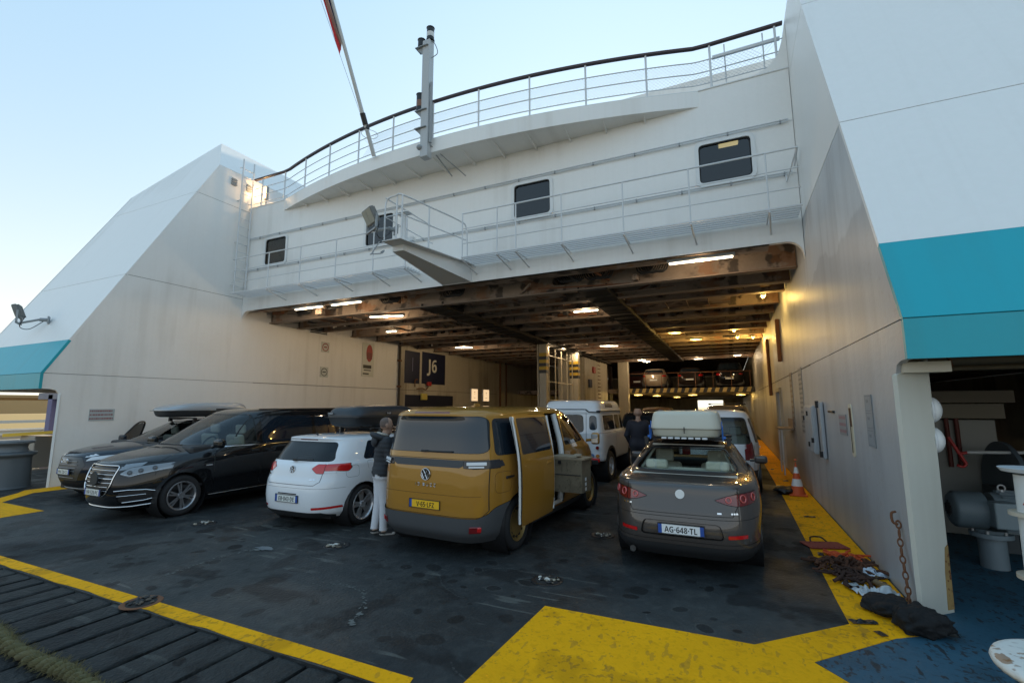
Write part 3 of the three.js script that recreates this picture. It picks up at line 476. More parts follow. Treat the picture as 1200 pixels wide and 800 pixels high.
// pillars with hazard bands and the midship casing behind them
function pillar(x, z, w, label) {
  const t = thing('deck_pillar', label, 'pillar', [x, 0, z], 0, 'pillars in the garage');
  obj('shaft', [rbox(w, 5, w * .8, .02, 0, 2.5, 0), rod([-w * .75, 0, .05], [-w * .75, 4.95, .05], .05, 8)], M.cream, t, true);
  for (let k = 0; k < 6; k++) obj('hazard_band', box(w + .012, .16, w * .8 + .012, 0, 3.55 + k * .162, 0), k % 2 ? mat([.55, .36, .03], .55) : M.black, t);
}
pillar(-8.0, -20.9, .36, 'hazard-banded pillar behind the gold van roof'); pillar(-8.0, -25.9, .5, 'hazard-banded pillar beside the ladder casing');
{
  const t = thing('casing', 'cream midship casing with ladder rungs beyond the pillars', 'casing');
  obj('casing_wall', slab([[-7.9, 0, -27.6], [-7.9, 0, -33.5], [-7.9, 5.5, -33.5], [-7.9, 5.5, -27.6]], .15), M.cream, t); obj('casing_wall', slab([[-9.6, 0, -27.55], [-7.9, 0, -27.55], [-7.9, 5.5, -27.55], [-9.6, 5.5, -27.55]], .1), M.cream, t);
  for (let k = 0; k < 12; k++) obj('rung', rod([-7.85, 2.2 + k * .24, -31.2], [-7.85, 2.2 + k * .24, -30.6], .02), M.rust, t);
  obj('door', box(.05, 2.6, 1.1, -7.88, 3.5, -34.3), M.dark, t); obj('fire_hose_box', box(.1, .5, .6, -7.85, 3.3, -28.6), M.navy, t); obj('fire_hose_box', box(.1, .4, .5, -7.85, 4.2, -29.6), M.red, t);
  const f = thing('mesh_fence', 'open framed partition between the hazard-banded pillars', 'partition');
  for (const y of [1, 2.2, 3.1, 4.4]) obj('rail', rod([-8.0, y, -21.2], [-8.0, y, -25.6], .025), M.cream, f); for (let k = 0; k < 5; k++) obj('upright', rod([-8, 0, -21.6 - k * .95], [-8, 4.8, -21.6 - k * .95], .03), M.cream, f);
  const p = thing('end_column', 'plain pale column at the mezzanine edge', 'column', [-6.75, 0, -33.5]); obj('shaft', rbox(.7, 5.4, .5, .03, 0, 2.75, 0), M.cream, p, true);
}
// lit fluorescent fittings
let lampN = 0;
const lampCol = { w: rgb(1, .74, .45), y: rgb(1, .62, .16) };
const emW = mat([1, .95, .85], .5, 0, { emissive: rgb(1, .86, .62), emissiveIntensity: 3.2 }), emY = mat([1, .85, .5], .5, 0, { emissive: rgb(1, .66, .15), emissiveIntensity: 2.6 });
function lamp(x, z, L, turn, col, label, y = 4.93, power = 2.3) {
  const t = thing('ceiling_lamp', label, 'lamp', [x, y, z], turn, 'fluorescent lamps under the garage ceiling');
  obj('housing', rbox(L + .08, .07, .15, .02, 0, .05, 0), M.grey, t); obj('tube', rbox(L, .045, .07, .02, 0, 0, 0), col === 'w' ? emW : emY, t);
  const l = new THREE.PointLight(lampCol[col], power, 0, 2); l.position.set(0, -.09, 0); l.castShadow = true; l.shadow.radius = 3; t.add(l);
}
for (const [x, z, L, tu, c, k] of [[-10.35, -12.25, 1.2, .25, 'w', 'lit tube lamp slanting between the first two ceiling girders'], [-10.6, -10.66, 1.2, 0, 'w', 'lit tube lamp under the bulkhead edge nearest the floodlight platform'], [-12.2, -10.66, 1.2, 0, 'w', 'lit tube lamp under the bulkhead edge above the black minivan'], [-.4, -10.66, 1.3, 0, 'w', 'lit tube lamp under the bulkhead edge above the grey saloon'], [-4.0, -14.25, .8, 0, 'w', 'short lit lamp above the gold van next to the dark trough'], [-12.4, -20.8, .9, .4, 'w', 'slanting lit tube in front of the J6 panel'], [-12.3, -14.9, .5, 0, 'w', 'short lit lamp by the slotted wall vent'],
  [-7.98, -21.5, .9, 1.57, 'w', 'lit tube on top of the first banded pillar'], [-7.75, -23.2, .9, 1.57, 'w', 'lit tube between the two banded pillars'], [-7.67, -25.5, .8, 1.57, 'w', 'lit tube on top of the second banded pillar'], [-5.4, -23.4, .9, .4, 'w', 'slanting lit tube over the lane beside the banded pillars'], [-1.91, -20.3, .5, .3, 'y', 'square yellow lamp over the right lane beside the dark trough'], [-1.24, -22.8, .5, .3, 'y', 'square yellow lamp one girder beyond the trough-side lamp'], [.5, -22.9, .45, 1.57, 'y', 'yellow lamp in the middle of the group by the right wall'], [.34, -20.7, .5, 1.57, 'y', 'largest yellow lamp of the group by the right wall'], [1.12, -23.2, .4, 1.57, 'y', 'yellow lamp touching the right garage wall'], [1.02, -14.4, .3, 1.57, 'y', 'small yellow lamp near the mouth above the white van'],
  [-5.17, -31.8, .5, 0, 'w', 'far lamp above the beige estate car on the mezzanine'], [-5.05, -33.1, .5, 0, 'w', 'far lamp just over the mezzanine edge by the pale column'], [-1.7, -32.6, .5, 0, 'w', 'far lamp above the brown hatchback on the mezzanine'], [.6, -31.2, .4, 0, 'w', 'far lamp above the black SUV on the mezzanine']]) lamp(x, z, L, tu, c, k, z > -10.7 ? 5.08 : 4.93, z > -10.7 ? 1.1 : z > -15 ? 1.6 : 2.3);
for (const [x, z, l] of [[-6.2, -36, 'beside the pale column'], [-5.4, -40, 'second from the pale column'], [-2.5, -38, 'left of the bright end opening'], [.8, -39, 'beside the right wall'], [-4.6, -48, 'deepest in the garage']]) lamp(x, z, .6, 0, 'y', 'lit yellow lamp beneath the mezzanine deck, ' + l, 2.70, 1.6);
// ---------------------------------------------------------------- vehicle builder: a body lofted over waterlines, then cut into panels
function mono(ys, n) { // monotone cubic through equally spaced keys -> function on [0, keys-1]
  const k = ys.length, d = [], m = []; for (let i = 0; i < k - 1; i++) d.push(ys[i + 1] - ys[i]);
  for (let i = 0; i < k; i++) m.push(i === 0 ? d[0] : i === k - 1 ? d[k - 2] : d[i - 1] * d[i] <= 0 ? 0 : 2 * d[i - 1] * d[i] / (d[i - 1] + d[i]));
  return t => { const i = Math.min(k - 2, Math.max(0, Math.floor(t))), s = t - i, s2 = s * s, s3 = s2 * s; return ys[i] * (2 * s3 - 3 * s2 + 1) + m[i] * (s3 - 2 * s2 + s) + ys[i + 1] * (-2 * s3 + 3 * s2) + m[i + 1] * (s3 - s2); };
}
// keys: [y, front z, rear z, half width, front squareness, rear squareness, lift at front, lift at rear]
class Body {
  constructor(keys, sub = 5, nE = 16, nS = 26) {
    this.parts = [];
    const f = [...Array(8)].map((_, c) => mono(keys.map(k => k[c] ?? (c === 4 ? 4.5 : c === 5 ? 5 : 0))));
    const rows = [], nV = (keys.length - 1) * sub;
    for (let j = 0; j <= nV; j++) {
      const t = j / sub, [y, zf, zr, w, nf, nr, lf, lr] = f.map(g => g(t)), row = [], c = (zf + zr) / 2, h = (zr - zf) / 2;
      const kf = Math.pow(.5, 1 / nf), kr = Math.pow(.5, 1 / nr), P = (x, q) => { const z = c + h * q, u = (q + 1) / 2; row.push([w * x, y + lf * (1 - u) * (1 - u) + lr * u * u, z]); };
      const se = (a, n) => Math.pow(Math.max(0, 1 - Math.pow(Math.abs(a), n)), 1 / n);
      for (let i = 0; i < nE; i++) { const x = kf * i / nE; P(x, -se(x, nf)); }
      for (let i = 0; i <= nS; i++) { const q = -kf + kf * i / nS; P(se(-q, nf), q); }
      for (let i = 1; i <= nS; i++) { const q = kr * i / nS; P(se(q, nr), q); }
      for (let i = nE - 1; i >= 0; i--) { const x = kr * i / nE; P(x, se(x, nr)); }
      rows.push(row);
    }
    const nU = rows[0].length, pos = [], idx = [], id = (j, i) => j * nU + i;
    for (const r of rows) for (const p of r) pos.push(...p);
    for (let j = 0; j < nV; j++) for (let i = 0; i < nU - 1; i++) idx.push(id(j, i), id(j + 1, i), id(j, i + 1), id(j, i + 1), id(j + 1, i), id(j + 1, i + 1));
    const g = new THREE.BufferGeometry(); g.setAttribute('position', new THREE.Float32BufferAttribute(pos, 3)); g.setIndex(idx); g.computeVertexNormals();
    const N = g.attributes.normal; let flipN = 0; for (let i = 0; i < N.count; i++) flipN += N.getX(i) * pos[i * 3]; const sg = flipN < 0 ? -1 : 1;
    this.tris = [];
    const vert = (i, m) => { let nx = N.getX(i) * sg; const x = pos[i * 3]; if (x < 1e-6) nx = 0; return [x * m, pos[i * 3 + 1], pos[i * 3 + 2], nx * m, N.getY(i) * sg, N.getZ(i) * sg]; };
    // (right and left halves)
    for (let k = 0; k < idx.length; k += 3) { const a = idx[k], b = idx[k + 1], c = idx[k + 2]; if (sg > 0) { this.tris.push([vert(a, 1), vert(b, 1), vert(c, 1)], [vert(a, -1), vert(c, -1), vert(b, -1)]); } else this.tris.push([vert(a, 1), vert(c, 1), vert(b, 1)], [vert(a, -1), vert(b, -1), vert(c, -1)]); }
    this._f = this.tris.slice();
  }
  get full() { return this._f; }
  // point and normal of the uncut skin where a view ray (u, v) meets it
  on(side, u, v) {
    const [pr, ok] = Body.view(side); let best = null, bd = 1e9;
    for (const t of this._f) {
      if (!ok(t)) continue; const [a, b, c] = t.map(pr), d = (b[0] - a[0]) * (c[1] - a[1]) - (c[0] - a[0]) * (b[1] - a[1]); if (Math.abs(d) < 1e-12) continue;
      const s = ((u - a[0]) * (c[1] - a[1]) - (c[0] - a[0]) * (v - a[1])) / d, r = ((b[0] - a[0]) * (v - a[1]) - (u - a[0]) * (b[1] - a[1])) / d, o = Math.max(0, -s) + Math.max(0, -r) + Math.max(0, s + r - 1);
      if (o < bd) { bd = o; const q = Math.min(1, Math.max(0, s)), w = Math.min(1, Math.max(0, r)); best = t[0].map((x, k) => x + q * (t[1][k] - x) + w * (t[2][k] - x)); if (o === 0) break; }
    }
    return { p: best.slice(0, 3), n: V(best[3], best[4], best[5]).normalize() };
  }
  // split triangles by a convex outline in a projection; inside pieces are returned, outside ones stay
  static split(tris, poly, pr, ok) {
    let area = 0; for (let i = 0; i < poly.length; i++) { const a = poly[i], b = poly[(i + 1) % poly.length]; area += a[0] * b[1] - b[0] * a[1]; }
    if (area < 0) poly = poly.slice().reverse();
    let x0 = 1e9, x1 = -1e9, y0 = 1e9, y1 = -1e9; for (const p of poly) { x0 = Math.min(x0, p[0]); x1 = Math.max(x1, p[0]); y0 = Math.min(y0, p[1]); y1 = Math.max(y1, p[1]); }
    const ins = [], outs = [], mixv = (a, b, t) => a.map((v, i) => v + (b[i] - v) * t);
    for (const t of tris) {
      const q = t.map(pr);
      if (!ok(t) || Math.max(q[0][0], q[1][0], q[2][0]) < x0 || Math.min(q[0][0], q[1][0], q[2][0]) > x1 || Math.max(q[0][1], q[1][1], q[2][1]) < y0 || Math.min(q[0][1], q[1][1], q[2][1]) > y1) { outs.push(t); continue; }
      let cur = t; const cut = []; // convex clip, keeping the cut-off bits
      for (let e = 0; e < poly.length && cur.length >= 3; e++) {
        const a = poly[e], b = poly[(e + 1) % poly.length], ex = b[0] - a[0], ey = b[1] - a[1], I = [], O = [];
        const dist = cur.map(v => { const p = pr(v); return ex * (p[1] - a[1]) - ey * (p[0] - a[0]); });
        if (dist.every(d => d >= -1e-9)) continue;
        for (let i = 0; i < cur.length; i++) {
          const j = (i + 1) % cur.length, di = dist[i], dj = dist[j];
          (di >= 0 ? I : O).push(cur[i]);
          if (di * dj < 0) { const m = mixv(cur[i], cur[j], di / (di - dj)); I.push(m); O.push(m); }
        }
        if (O.length >= 3) cut.push(O); cur = I;
      }
      if (cur.length < 3) { outs.push(t); continue; }
      for (let i = 1; i < cur.length - 1; i++) ins.push([cur[0], cur[i], cur[i + 1]]);
      for (const c of cut) for (let i = 1; i < c.length - 1; i++) outs.push([c[0], c[i], c[i + 1]]);
    }
    return [ins, outs];
  }
  static view(side) {
    return {
      right: [v => [v[2], v[1]], t => t[0][0] + t[1][0] + t[2][0] > 0 && Math.abs(t[0][3] + t[1][3] + t[2][3]) > 1.2], left: [v => [v[2], v[1]], t => t[0][0] + t[1][0] + t[2][0] < 0 && Math.abs(t[0][3] + t[1][3] + t[2][3]) > 1.2],
      rear: [v => [v[0], v[1]], t => t[0][5] + t[1][5] + t[2][5] > .75], front: [v => [v[0], v[1]], t => t[0][5] + t[1][5] + t[2][5] < -.75], rearz: [v => [v[0], v[1]], t => t[0][2] + t[1][2] + t[2][2] > 3.9], top: [v => [v[0], v[2]], t => t[0][4] + t[1][4] + t[2][4] > .3],
    }[side];
  }
  static convex(poly) { let s = 0; const n = poly.length; for (let i = 0; i < n; i++) { const a = poly[i], b = poly[(i + 1) % n], c = poly[(i + 2) % n], k = (b[0] - a[0]) * (c[1] - b[1]) - (b[1] - a[1]) * (c[0] - b[0]); if (Math.abs(k) < 1e-7) continue; if (s && Math.sign(k) !== s) return false; s = Math.sign(k); } return true; }
  take(side, poly, from) {
    const [pr, ok] = Body.view(side), polys = Body.convex(poly) ? [poly] : THREE.ShapeUtils.triangulateShape(poly.map(p => new THREE.Vector2(...p)), []).map(t => t.map(i => poly[i]));
    let src = from ?? this.tris, got = [];
    for (const p of polys) { const [i, o] = Body.split(src, p, pr, ok); got = got.concat(i); src = o; }
    if (!from) this.tris = src; return from ? [got, src] : got;
  }
  static geo(tris, off = 0) {
    const n = tris.length * 3, pos = new Float32Array(n * 3), nor = new Float32Array(n * 3); let o = 0;
    for (const t of tris) for (const v of t) { const L = Math.hypot(v[3], v[4], v[5]) || 1; for (let k = 0; k < 3; k++) { nor[o + k] = v[3 + k] / L; pos[o + k] = v[k] + off * v[3 + k] / L; } o += 3; }
    const g = new THREE.BufferGeometry(); g.setAttribute('position', new THREE.BufferAttribute(pos, 3)); g.setAttribute('normal', new THREE.BufferAttribute(nor, 3));
    const uv = new Float32Array(tris.length * 6); g.setAttribute('uv', new THREE.BufferAttribute(uv, 2)); return g;
  }
}
const grow = (poly, d) => { // move every edge of a convex outline out by d
  let cx = 0, cy = 0; for (const p of poly) { cx += p[0] / poly.length; cy += p[1] / poly.length; }
  return poly.map((p, i) => { const a = poly[(i + poly.length - 1) % poly.length], b = poly[(i + 1) % poly.length]; let nx = b[1] - a[1], ny = -(b[0] - a[0]); const L = Math.hypot(nx, ny) || 1; nx /= L; ny /= L; if (nx * (p[0] - cx) + ny * (p[1] - cy) < 0) { nx = -nx; ny = -ny; } return [p[0] + nx * d, p[1] + ny * d]; });
};
const circle = (cx, cy, r, n = 28) => [...Array(n)].map((_, i) => [cx + r * Math.cos(i / n * 2 * PI), cy + r * Math.sin(i / n * 2 * PI)]);
const mirX = p => p.map(([x, y]) => [-x, y]).reverse();
class Car {
  constructor(name, label, category, pos, turn, keys, paint, o = {}) {
    this.t = thing(name, label, category, pos, turn, o.group); this.b = new Body(keys, o.sub, o.nE, o.nS); this.paint = paint; this.seams = [];
  }
  // a region of the skin as a part of its own; gap = dark joint around it
  cut(name, side, poly, material, off = 0, gap = 0, parent = this.t) {
    const sides = side === 'sides' ? ['right', 'left'] : [side]; let m;
    for (const s of sides) {
      let tr;
      if (gap) { const big = this.b.take(s, grow(poly, gap)); const [i, ring] = this.b.take(s, poly, big); tr = i; this.seams.push(...ring); } else tr = this.b.take(s, poly);
      if (tr.length) { m = obj(name, Body.geo(tr, off), material, parent); }
    }
    return m;
  }
  // lay geometry modelled facing +z on the skin
  stick(name, side, u, v, geos, material, lift = .004, parent = this.t) {
    const { p, n } = this.b.on(side, u, v), m = new THREE.Matrix4().lookAt(n, V(0, 0, 0), V(0, 1, 0)); m.setPosition(p[0] + n.x * lift, p[1] + n.y * lift, p[2] + n.z * lift);
    return obj(name, geos.map(g => g.applyMatrix4(m)), material, parent);
  }
  trace(name, side, pts, r, material, lift = .004, n = 6) { // a bead following the skin
    const q = []; for (let i = 0; i < pts.length - 1; i++) for (let k = 0; k < n; k++) { const t = k / n; q.push([pts[i][0] + (pts[i + 1][0] - pts[i][0]) * t, pts[i][1] + (pts[i + 1][1] - pts[i][1]) * t]); } q.push(pts[pts.length - 1]);
    return obj(name, tube(q.map(([u, v]) => { const { p, n } = this.b.on(side, u, v); return [p[0] + n.x * lift, p[1] + n.y * lift, p[2] + n.z * lift]; }), r, q.length * 2, 6), material, this.t);
  }
  drop(side, poly) { for (const s of side === 'sides' ? ['right', 'left'] : [side]) this.b.take(s, poly); }
  strip(side, pts, w) { for (const s of side === 'sides' ? ['right', 'left'] : [side]) for (let i = 0; i < pts.length - 1; i++) { const a = pts[i], b = pts[i + 1], L = Math.hypot(b[0] - a[0], b[1] - a[1]) || 1, nx = -(b[1] - a[1]) / L * w / 2, ny = (b[0] - a[0]) / L * w / 2; this.seams.push(...this.b.take(s, [[a[0] + nx, a[1] + ny], [b[0] + nx, b[1] + ny], [b[0] - nx, b[1] - ny], [a[0] - nx, a[1] - ny]])); } }
  wheels(zs, r, hw, tw, rimFn, arch = r + .05, clad) {
    for (const z of zs) {
      if (clad) { const poly = circle(z, r, arch + clad[1]); this.cut('wheel_arch', 'sides', poly.map(p => [p[0], Math.max(p[1], .05)]), clad[0], .012); this.cladZ = 1; }
      this.dropArch(z, r, arch);
      for (const s of [-1, 1]) {
        const w = sub('wheel', this.t, [s * (hw - tw / 2 - .012), r, z], s > 0 ? 0 : PI);
        wheelParts(w, r, tw, rimFn);
        const well = new THREE.CylinderGeometry(arch + .01, arch + .01, tw + .16, 24, 1, true, 0, PI * 2); well.rotateZ(PI / 2); well.translate(s * (hw - tw / 2 - .09), r, z); obj('wheel_well', [well, cyl(arch, arch, .01, 24, s * (hw - tw - .165), r, z, 0, PI / 2)], M.black, this.t);
      }
    }
  }
  dropArch(z, r, arch) {
    const poly = circle(z, r, arch); this.drop('sides', poly);
    for (const c of this.t.children.filter(c => c.geometry && ['wheel_arch', 'sill', 'cladding', 'door', 'sliding_door'].includes(c.name))) this.punch(c, poly);
  }
  punch(mesh, poly) { // cut a hole in a part already taken
    const p = mesh.geometry.attributes.position, n = mesh.geometry.attributes.normal, tr = [];
    for (let i = 0; i < p.count; i += 3) tr.push([0, 1, 2].map(k => [p.getX(i + k), p.getY(i + k), p.getZ(i + k), n.getX(i + k), n.getY(i + k), n.getZ(i + k)]));
    let rest = tr; for (const s of ['right', 'left']) rest = this.b.take(s, poly, rest)[1]; mesh.geometry = Body.geo(rest, 0);
  }
  finish(floorY = .2, L = [-2, 2], hw = .75, under = M.black) {
    obj('body', Body.geo(this.b.tris), this.paint, this.t);
    if (this.seams.length) obj('panel_gap', Body.geo(this.seams, -.006), M.dark, this.t);
    obj('underbody', box(hw * 2, .16, L[1] - L[0], 0, floorY + .06, (L[0] + L[1]) / 2), under, this.t);
    return this.t;
  }
  plate(x, y, z, w, h, material, ry = 0, rx = 0) { const q = this.b.on(ry ? 'front' : 'rear', x, y); z = ry ? Math.min(z, q.p[2] - .008) : Math.max(z, q.p[2] + .008);  const g = new THREE.PlaneGeometry(w, h); g.translate(0, 0, .006); const b = box(w + .01, h + .01, .01); const gr = sub('number_plate', this.t, [x, y, z], ry); gr.rotation.order = 'YXZ'; gr.rotation.x = rx; obj('plate_face', g, material, gr); obj('plate_holder', b, M.black, gr); return gr; }
}
function wheelParts(w, r, tw, rimFn) { // axle along x, outside at +x
  const q = tw / 2, ri = r * rimFn.k;
  obj('tyre', (() => { const g = lathe([[ri - .005, -q + .02], [ri + .02, -q + .003], [r - .045, -q], [r - .014, -q + .022], [r, -q + .05], [r, -.012], [r - .008, -.010], [r - .008, .010], [r, .012], [r, q - .05], [r - .014, q - .022], [r - .045, q], [ri + .02, q - .003], [ri - .005, q - .02], [ri - .03, q - .05]], 40); g.rotateZ(-PI / 2); return g; })(), M.rubber, w);
  obj('rim', rimFn.make(ri, q), rimFn.mat, w); if (rimFn.dark) stuff(obj('rim_well', rimFn.dark(ri, q), M.black, w));
}
const rims = {
  spokes: (n, wd, m, double = 0, k = .70) => ({
    k, mat: m, dark: (ri, q) => { const d = cyl(ri - .02, ri - .02, .01, 28, -.02, 0, 0, 0, PI / 2); return d; },
    make: (ri, q) => {
      const g = [(() => { const l = lathe([[ri + .004, q - .012], [ri + .002, q - .004], [ri - .018, q - .008], [ri - .03, q - .05], [ri - .03, -q + .02]], 40); l.rotateZ(-PI / 2); return l; })()];
      for (let i = 0; i < n; i++) for (const d of double ? [-double, double] : [0]) { const a = i / n * 2 * PI + .2, b = box(.025, ri - .05, wd, q - .045, (ri - .02) / 2 + .012, 0); b.translate(0, 0, 0); b.rotateX(d * .0); const m4 = new THREE.Matrix4().makeRotationX(a + d); b.applyMatrix4(m4); g.push(b); }
      g.push(cyl(.055, .065, .04, 16, q - .035, 0, 0, 0, -PI / 2), ...[...Array(5)].map((_, i) => cyl(.010, .010, .03, 6, q - .02, .045 * Math.cos(i * 1.257), .045 * Math.sin(i * 1.257), 0, PI / 2)));
      return g;
    }
  }),
  steel: (m, k = .66) => ({ k, mat: m, make: (ri, q) => { const l = lathe([[ri + .004, q - .012], [ri - .01, q - .006], [ri - .025, q - .04], [ri * .82, q - .06], [ri * .7, q - .03], [ri * .45, q - .045], [ri * .3, q - .02], [.001, q - .015]], 36); l.rotateZ(-PI / 2); return [l]; }, dark: (ri, q) => [...Array(14)].map((_, i) => cyl(.020, .020, .02, 8, q - .043, ri * .77 * Math.cos(i * .4488), ri * .77 * Math.sin(i * .4488), 0, PI / 2)) }),
};
const paintOf = (c, flake = .3, rough = .5) => phys(c, { roughness: Math.max(rough, .42), specularIntensity: .15, metalness: flake * .6, clearcoat: 1, clearcoatRoughness: .02 });
const glassDark = phys([.012, .019, .028], { roughness: .03, metalness: 0, ior: 1.62 });
const glassTint = phys([.55, .62, .60], { roughness: .02, transmission: 1, thickness: 0, ior: 1.5 });
const glassSmoke = phys([.16, .18, .18], { roughness: .02, transmission: 1, thickness: 0, ior: 1.5 });
const redLens = phys([.55, .014, .014], { roughness: .12, clearcoat: 1 }), redDeep = phys([.16, .008, .01], { roughness: .12, clearcoat: 1 }), clearLens = phys([.62, .65, .68], { roughness: .1, clearcoat: 1 }), amberLens = phys([.5, .2, .05], { roughness: .15, clearcoat: 1 });
function plateMat(text, bg, fg, blue = true, right = false) {
  return print(512, 112, (x, w, h) => { x.fillStyle = bg; x.fillRect(0, 0, w, h); x.fillStyle = '#1c4a9a'; if (blue) x.fillRect(0, 0, 46, h); if (right) x.fillRect(w - 46, 0, 46, h); x.fillStyle = fg; x.font = 'bold 92px sans-serif'; x.textAlign = 'center'; x.textBaseline = 'middle'; x.save(); x.translate(w / 2 + (blue && !right ? 20 : 0), h / 2 + 5); x.scale(.84, 1); x.fillText(text, 0, 0); x.restore(); x.strokeStyle = fg; x.lineWidth = 4; x.strokeRect(3, 3, w - 6, h - 6); }, { rough: .4 });
}
// front seat pair with headrests, for cabins one looks into
function seats(parent, z, xs, m, y = .5, h = .62) { for (const x of xs) { const s = obj('seat', [rbox(.48, .16, .5, .06, x, y, z), rbox(.48, h, .13, .06, x, y + h / 2 + .02, z + .27, -.18), rbox(.27, .19, .09, .04, x, y + h + .12, z + .34, -.1)], m, parent); } }
// a roundel badge made of strokes
function roundelVW(parent, p, r, m = M.chrome, tilt = 0) {
  const s = sub('badge', parent, p); s.rotation.x = tilt; const k = r * .86; const P = (a, b) => rod([a[0] * k, a[1] * k, .006], [b[0] * k, b[1] * k, .006], r * .085, 5);
  obj('badge_disc', cyl(r, r, .008, 24, 0, 0, 0, PI / 2), M.black, s); obj('badge_sign', [new THREE.TorusGeometry(r * .95, r * .075, 6, 32).translate(0, 0, .004), P([-.5, .82], [0, .08]), P([.5, .82], [0, .08]), P([-.92, .28], [-.42, -.88]), P([-.42, -.88], [0, -.02]), P([0, -.02], [.42, -.88]), P([.42, -.88], [.92, .28])], m, s);
}
function letters(parent, name, text, w, h, p, color, ry = 0, font = 'bold 80px sans-serif', bg = null) { // raised strip of flat letters on a thin base
  const m = print(512, Math.round(512 * h / w), (x, a, b) => { x.fillStyle = bg; x.fillRect(0, 0, a, b); x.fillStyle = color; x.font = font; x.textAlign = 'center'; x.textBaseline = 'middle'; x.fillText(text, a / 2, b / 2); }); const g = new THREE.PlaneGeometry(w, h); g.rotateY(ry); g.translate(...p); return obj(name, g, m, parent);
}
const headGlass = phys([.20, .23, .26], { roughness: .06, clearcoat: 1 });
// ---------------------------------------------------------------- gold van with its sliding door open
{
  const gold = paintOf([.37, .182, .028], .3, .45), clad = mat([.055, .058, .062], .6);
  const c = new Car('gold_van', 'mustard gold van with its sliding door pushed open', 'van', [-3.59, 0, -7.66], R(-3.5), [
    [.22, -2.10, 2.24, .88, 4, 6], [.36, -2.28, 2.345, .955, 4, 6], [.62, -2.345, 2.36, .985, 4, 6], [.92, -2.345, 2.35, .992, 4, 6], [1.14, -2.29, 2.335, .985, 3.6, 6], [1.27, -2.12, 2.32, .97, 3.2, 6],
    [1.50, -1.76, 2.29, .925, 3.2, 6], [1.74, -1.30, 2.255, .865, 3.4, 6], [1.83, -1.05, 2.262, .83, 3.6, 5.5], [1.875, -.88, 2.20, .77, 3.6, 5], [1.91, -.68, 2.05, .64, 3.6, 5], [1.935, -.35, 1.8, .36, 3.6, 5], [1.94, 0, 1.4, .01, 4, 4]], gold, { sub: 6, nE: 20, nS: 30 });
  c.cut('windscreen', 'front', rpoly([[-.84, 1.27], [.84, 1.27], [.74, 1.75], [-.74, 1.75]], .08), glassDark, -.003);
  c.cut('rear_window', 'rear', rpoly([[-.845, 1.335], [.845, 1.335], [.775, 1.80], [-.775, 1.80]], .09), glassDark, -.005, .006);
  c.cut('high_brake_light', 'rear', [[-.30, 1.845], [.30, 1.845], [.30, 1.862], [-.30, 1.862]], redDeep, .002);
  for (const s of [1, -1]) {
    const lamp = rpoly([[s * .58, 1.15], [s * 1.1, 1.135], [s * 1.1, 1.235], [s * .58, 1.24]], .015);
    c.cut('tail_light', 'rear', s > 0 ? lamp : lamp, mat([.03, .03, .035], .15), .004, .005); c.cut('tail_light', s > 0 ? 'right' : 'left', rpoly([[1.86, 1.16], [2.5, 1.13], [2.5, 1.235], [1.9, 1.23]], .01), mat([.03, .03, .035], .15), .004, .004);
    c.stick('light_strip', 'rear', s * .74, 1.205, [rbox(.26, .042, .012, .004)], clearLens, .008); c.stick('light_strip', 'rear', s * .74, 1.163, [rbox(.2, .022, .012, .004)], clearLens, .008);
    c.stick('reflector', 'rear', s * .73, .40, [rbox(.15, .085, .02, .01)], redDeep, .014); c.stick('fog_light', 'rear', s * .77, .405, [rbox(.055, .06, .03, .01)], redLens, .018);
  }
  c.cut('trim_band', 'rear', [[-1.1, 1.25], [-.62, 1.245], [.62, 1.245], [1.1, 1.25], [1.1, 1.21], [.60, 1.19], [.52, 1.15], [-.52, 1.15], [-.60, 1.19], [-1.1, 1.21]], clad, .003);
  c.cut('cladding', 'rearz', [[-1.1, 0], [1.1, 0], [1.1, .70], [.955, .69], [.90, .65], [.85, .58], [.76, .535], [-.76, .535], [-.85, .58], [-.90, .65], [-.955, .69], [-1.1, .70]], clad, .012);
  c.cut('sill', 'sides', [[-1.2, 0], [1.2, 0], [1.2, .33], [-1.2, .33]], clad, .008);
  c.strip('rear', [[-.86, 1.20], [-.86, .62], [-.80, .545], [.80, .545], [.86, .62], [.86, 1.20]], .007);
  c.strip('rear', [[-.845, 1.255], [.845, 1.255]], .006); c.strip('rear', [[-.80, .80], [.80, .80]], .004);
  // windows
  for (const [n, p] of [['front_window', rpoly([[-1.22, 1.30], [-.20, 1.28], [-.20, 1.76], [-.78, 1.76]], .05)], ['quarter_window', rpoly([[-1.7, 1.30], [-1.28, 1.30], [-1.0, 1.62]], .04)]]) c.cut(n, 'sides', p, glassSmoke, -.003, .006);
  c.cut('side_window', 'left', rpoly([[-.1, 1.29], [.95, 1.29], [.95, 1.77], [-.1, 1.77]], .06), glassDark, -.003, .006); c.cut('side_window', 'sides', rpoly([[1.06, 1.29], [2.02, 1.30], [1.98, 1.77], [1.06, 1.77]], .08), glassDark, -.003, .006);
  // sliding door, run back along its rail
  const dOut = rpoly([[-.14, .36], [.98, .36, .14], [1.0, 1.82], [-.14, 1.82]], .05), dw = rpoly([[-.08, 1.285], [.93, 1.29], [.93, 1.775], [-.08, 1.775]], .05);
  const dt = c.b.take('right', dOut), [glassT, skin] = c.b.take('right', dw, dt);
  const door = sub('sliding_door', c.t, [.14, 0, .80]); door.rotation.y = R(1.2);
  obj('door_skin', Body.geo(skin), gold, door); obj('door_window', Body.geo(glassT, -.004), glassDark, door); obj('door_inner', Body.geo(skin, -.055), mat([.62, .62, .60], .5), door);
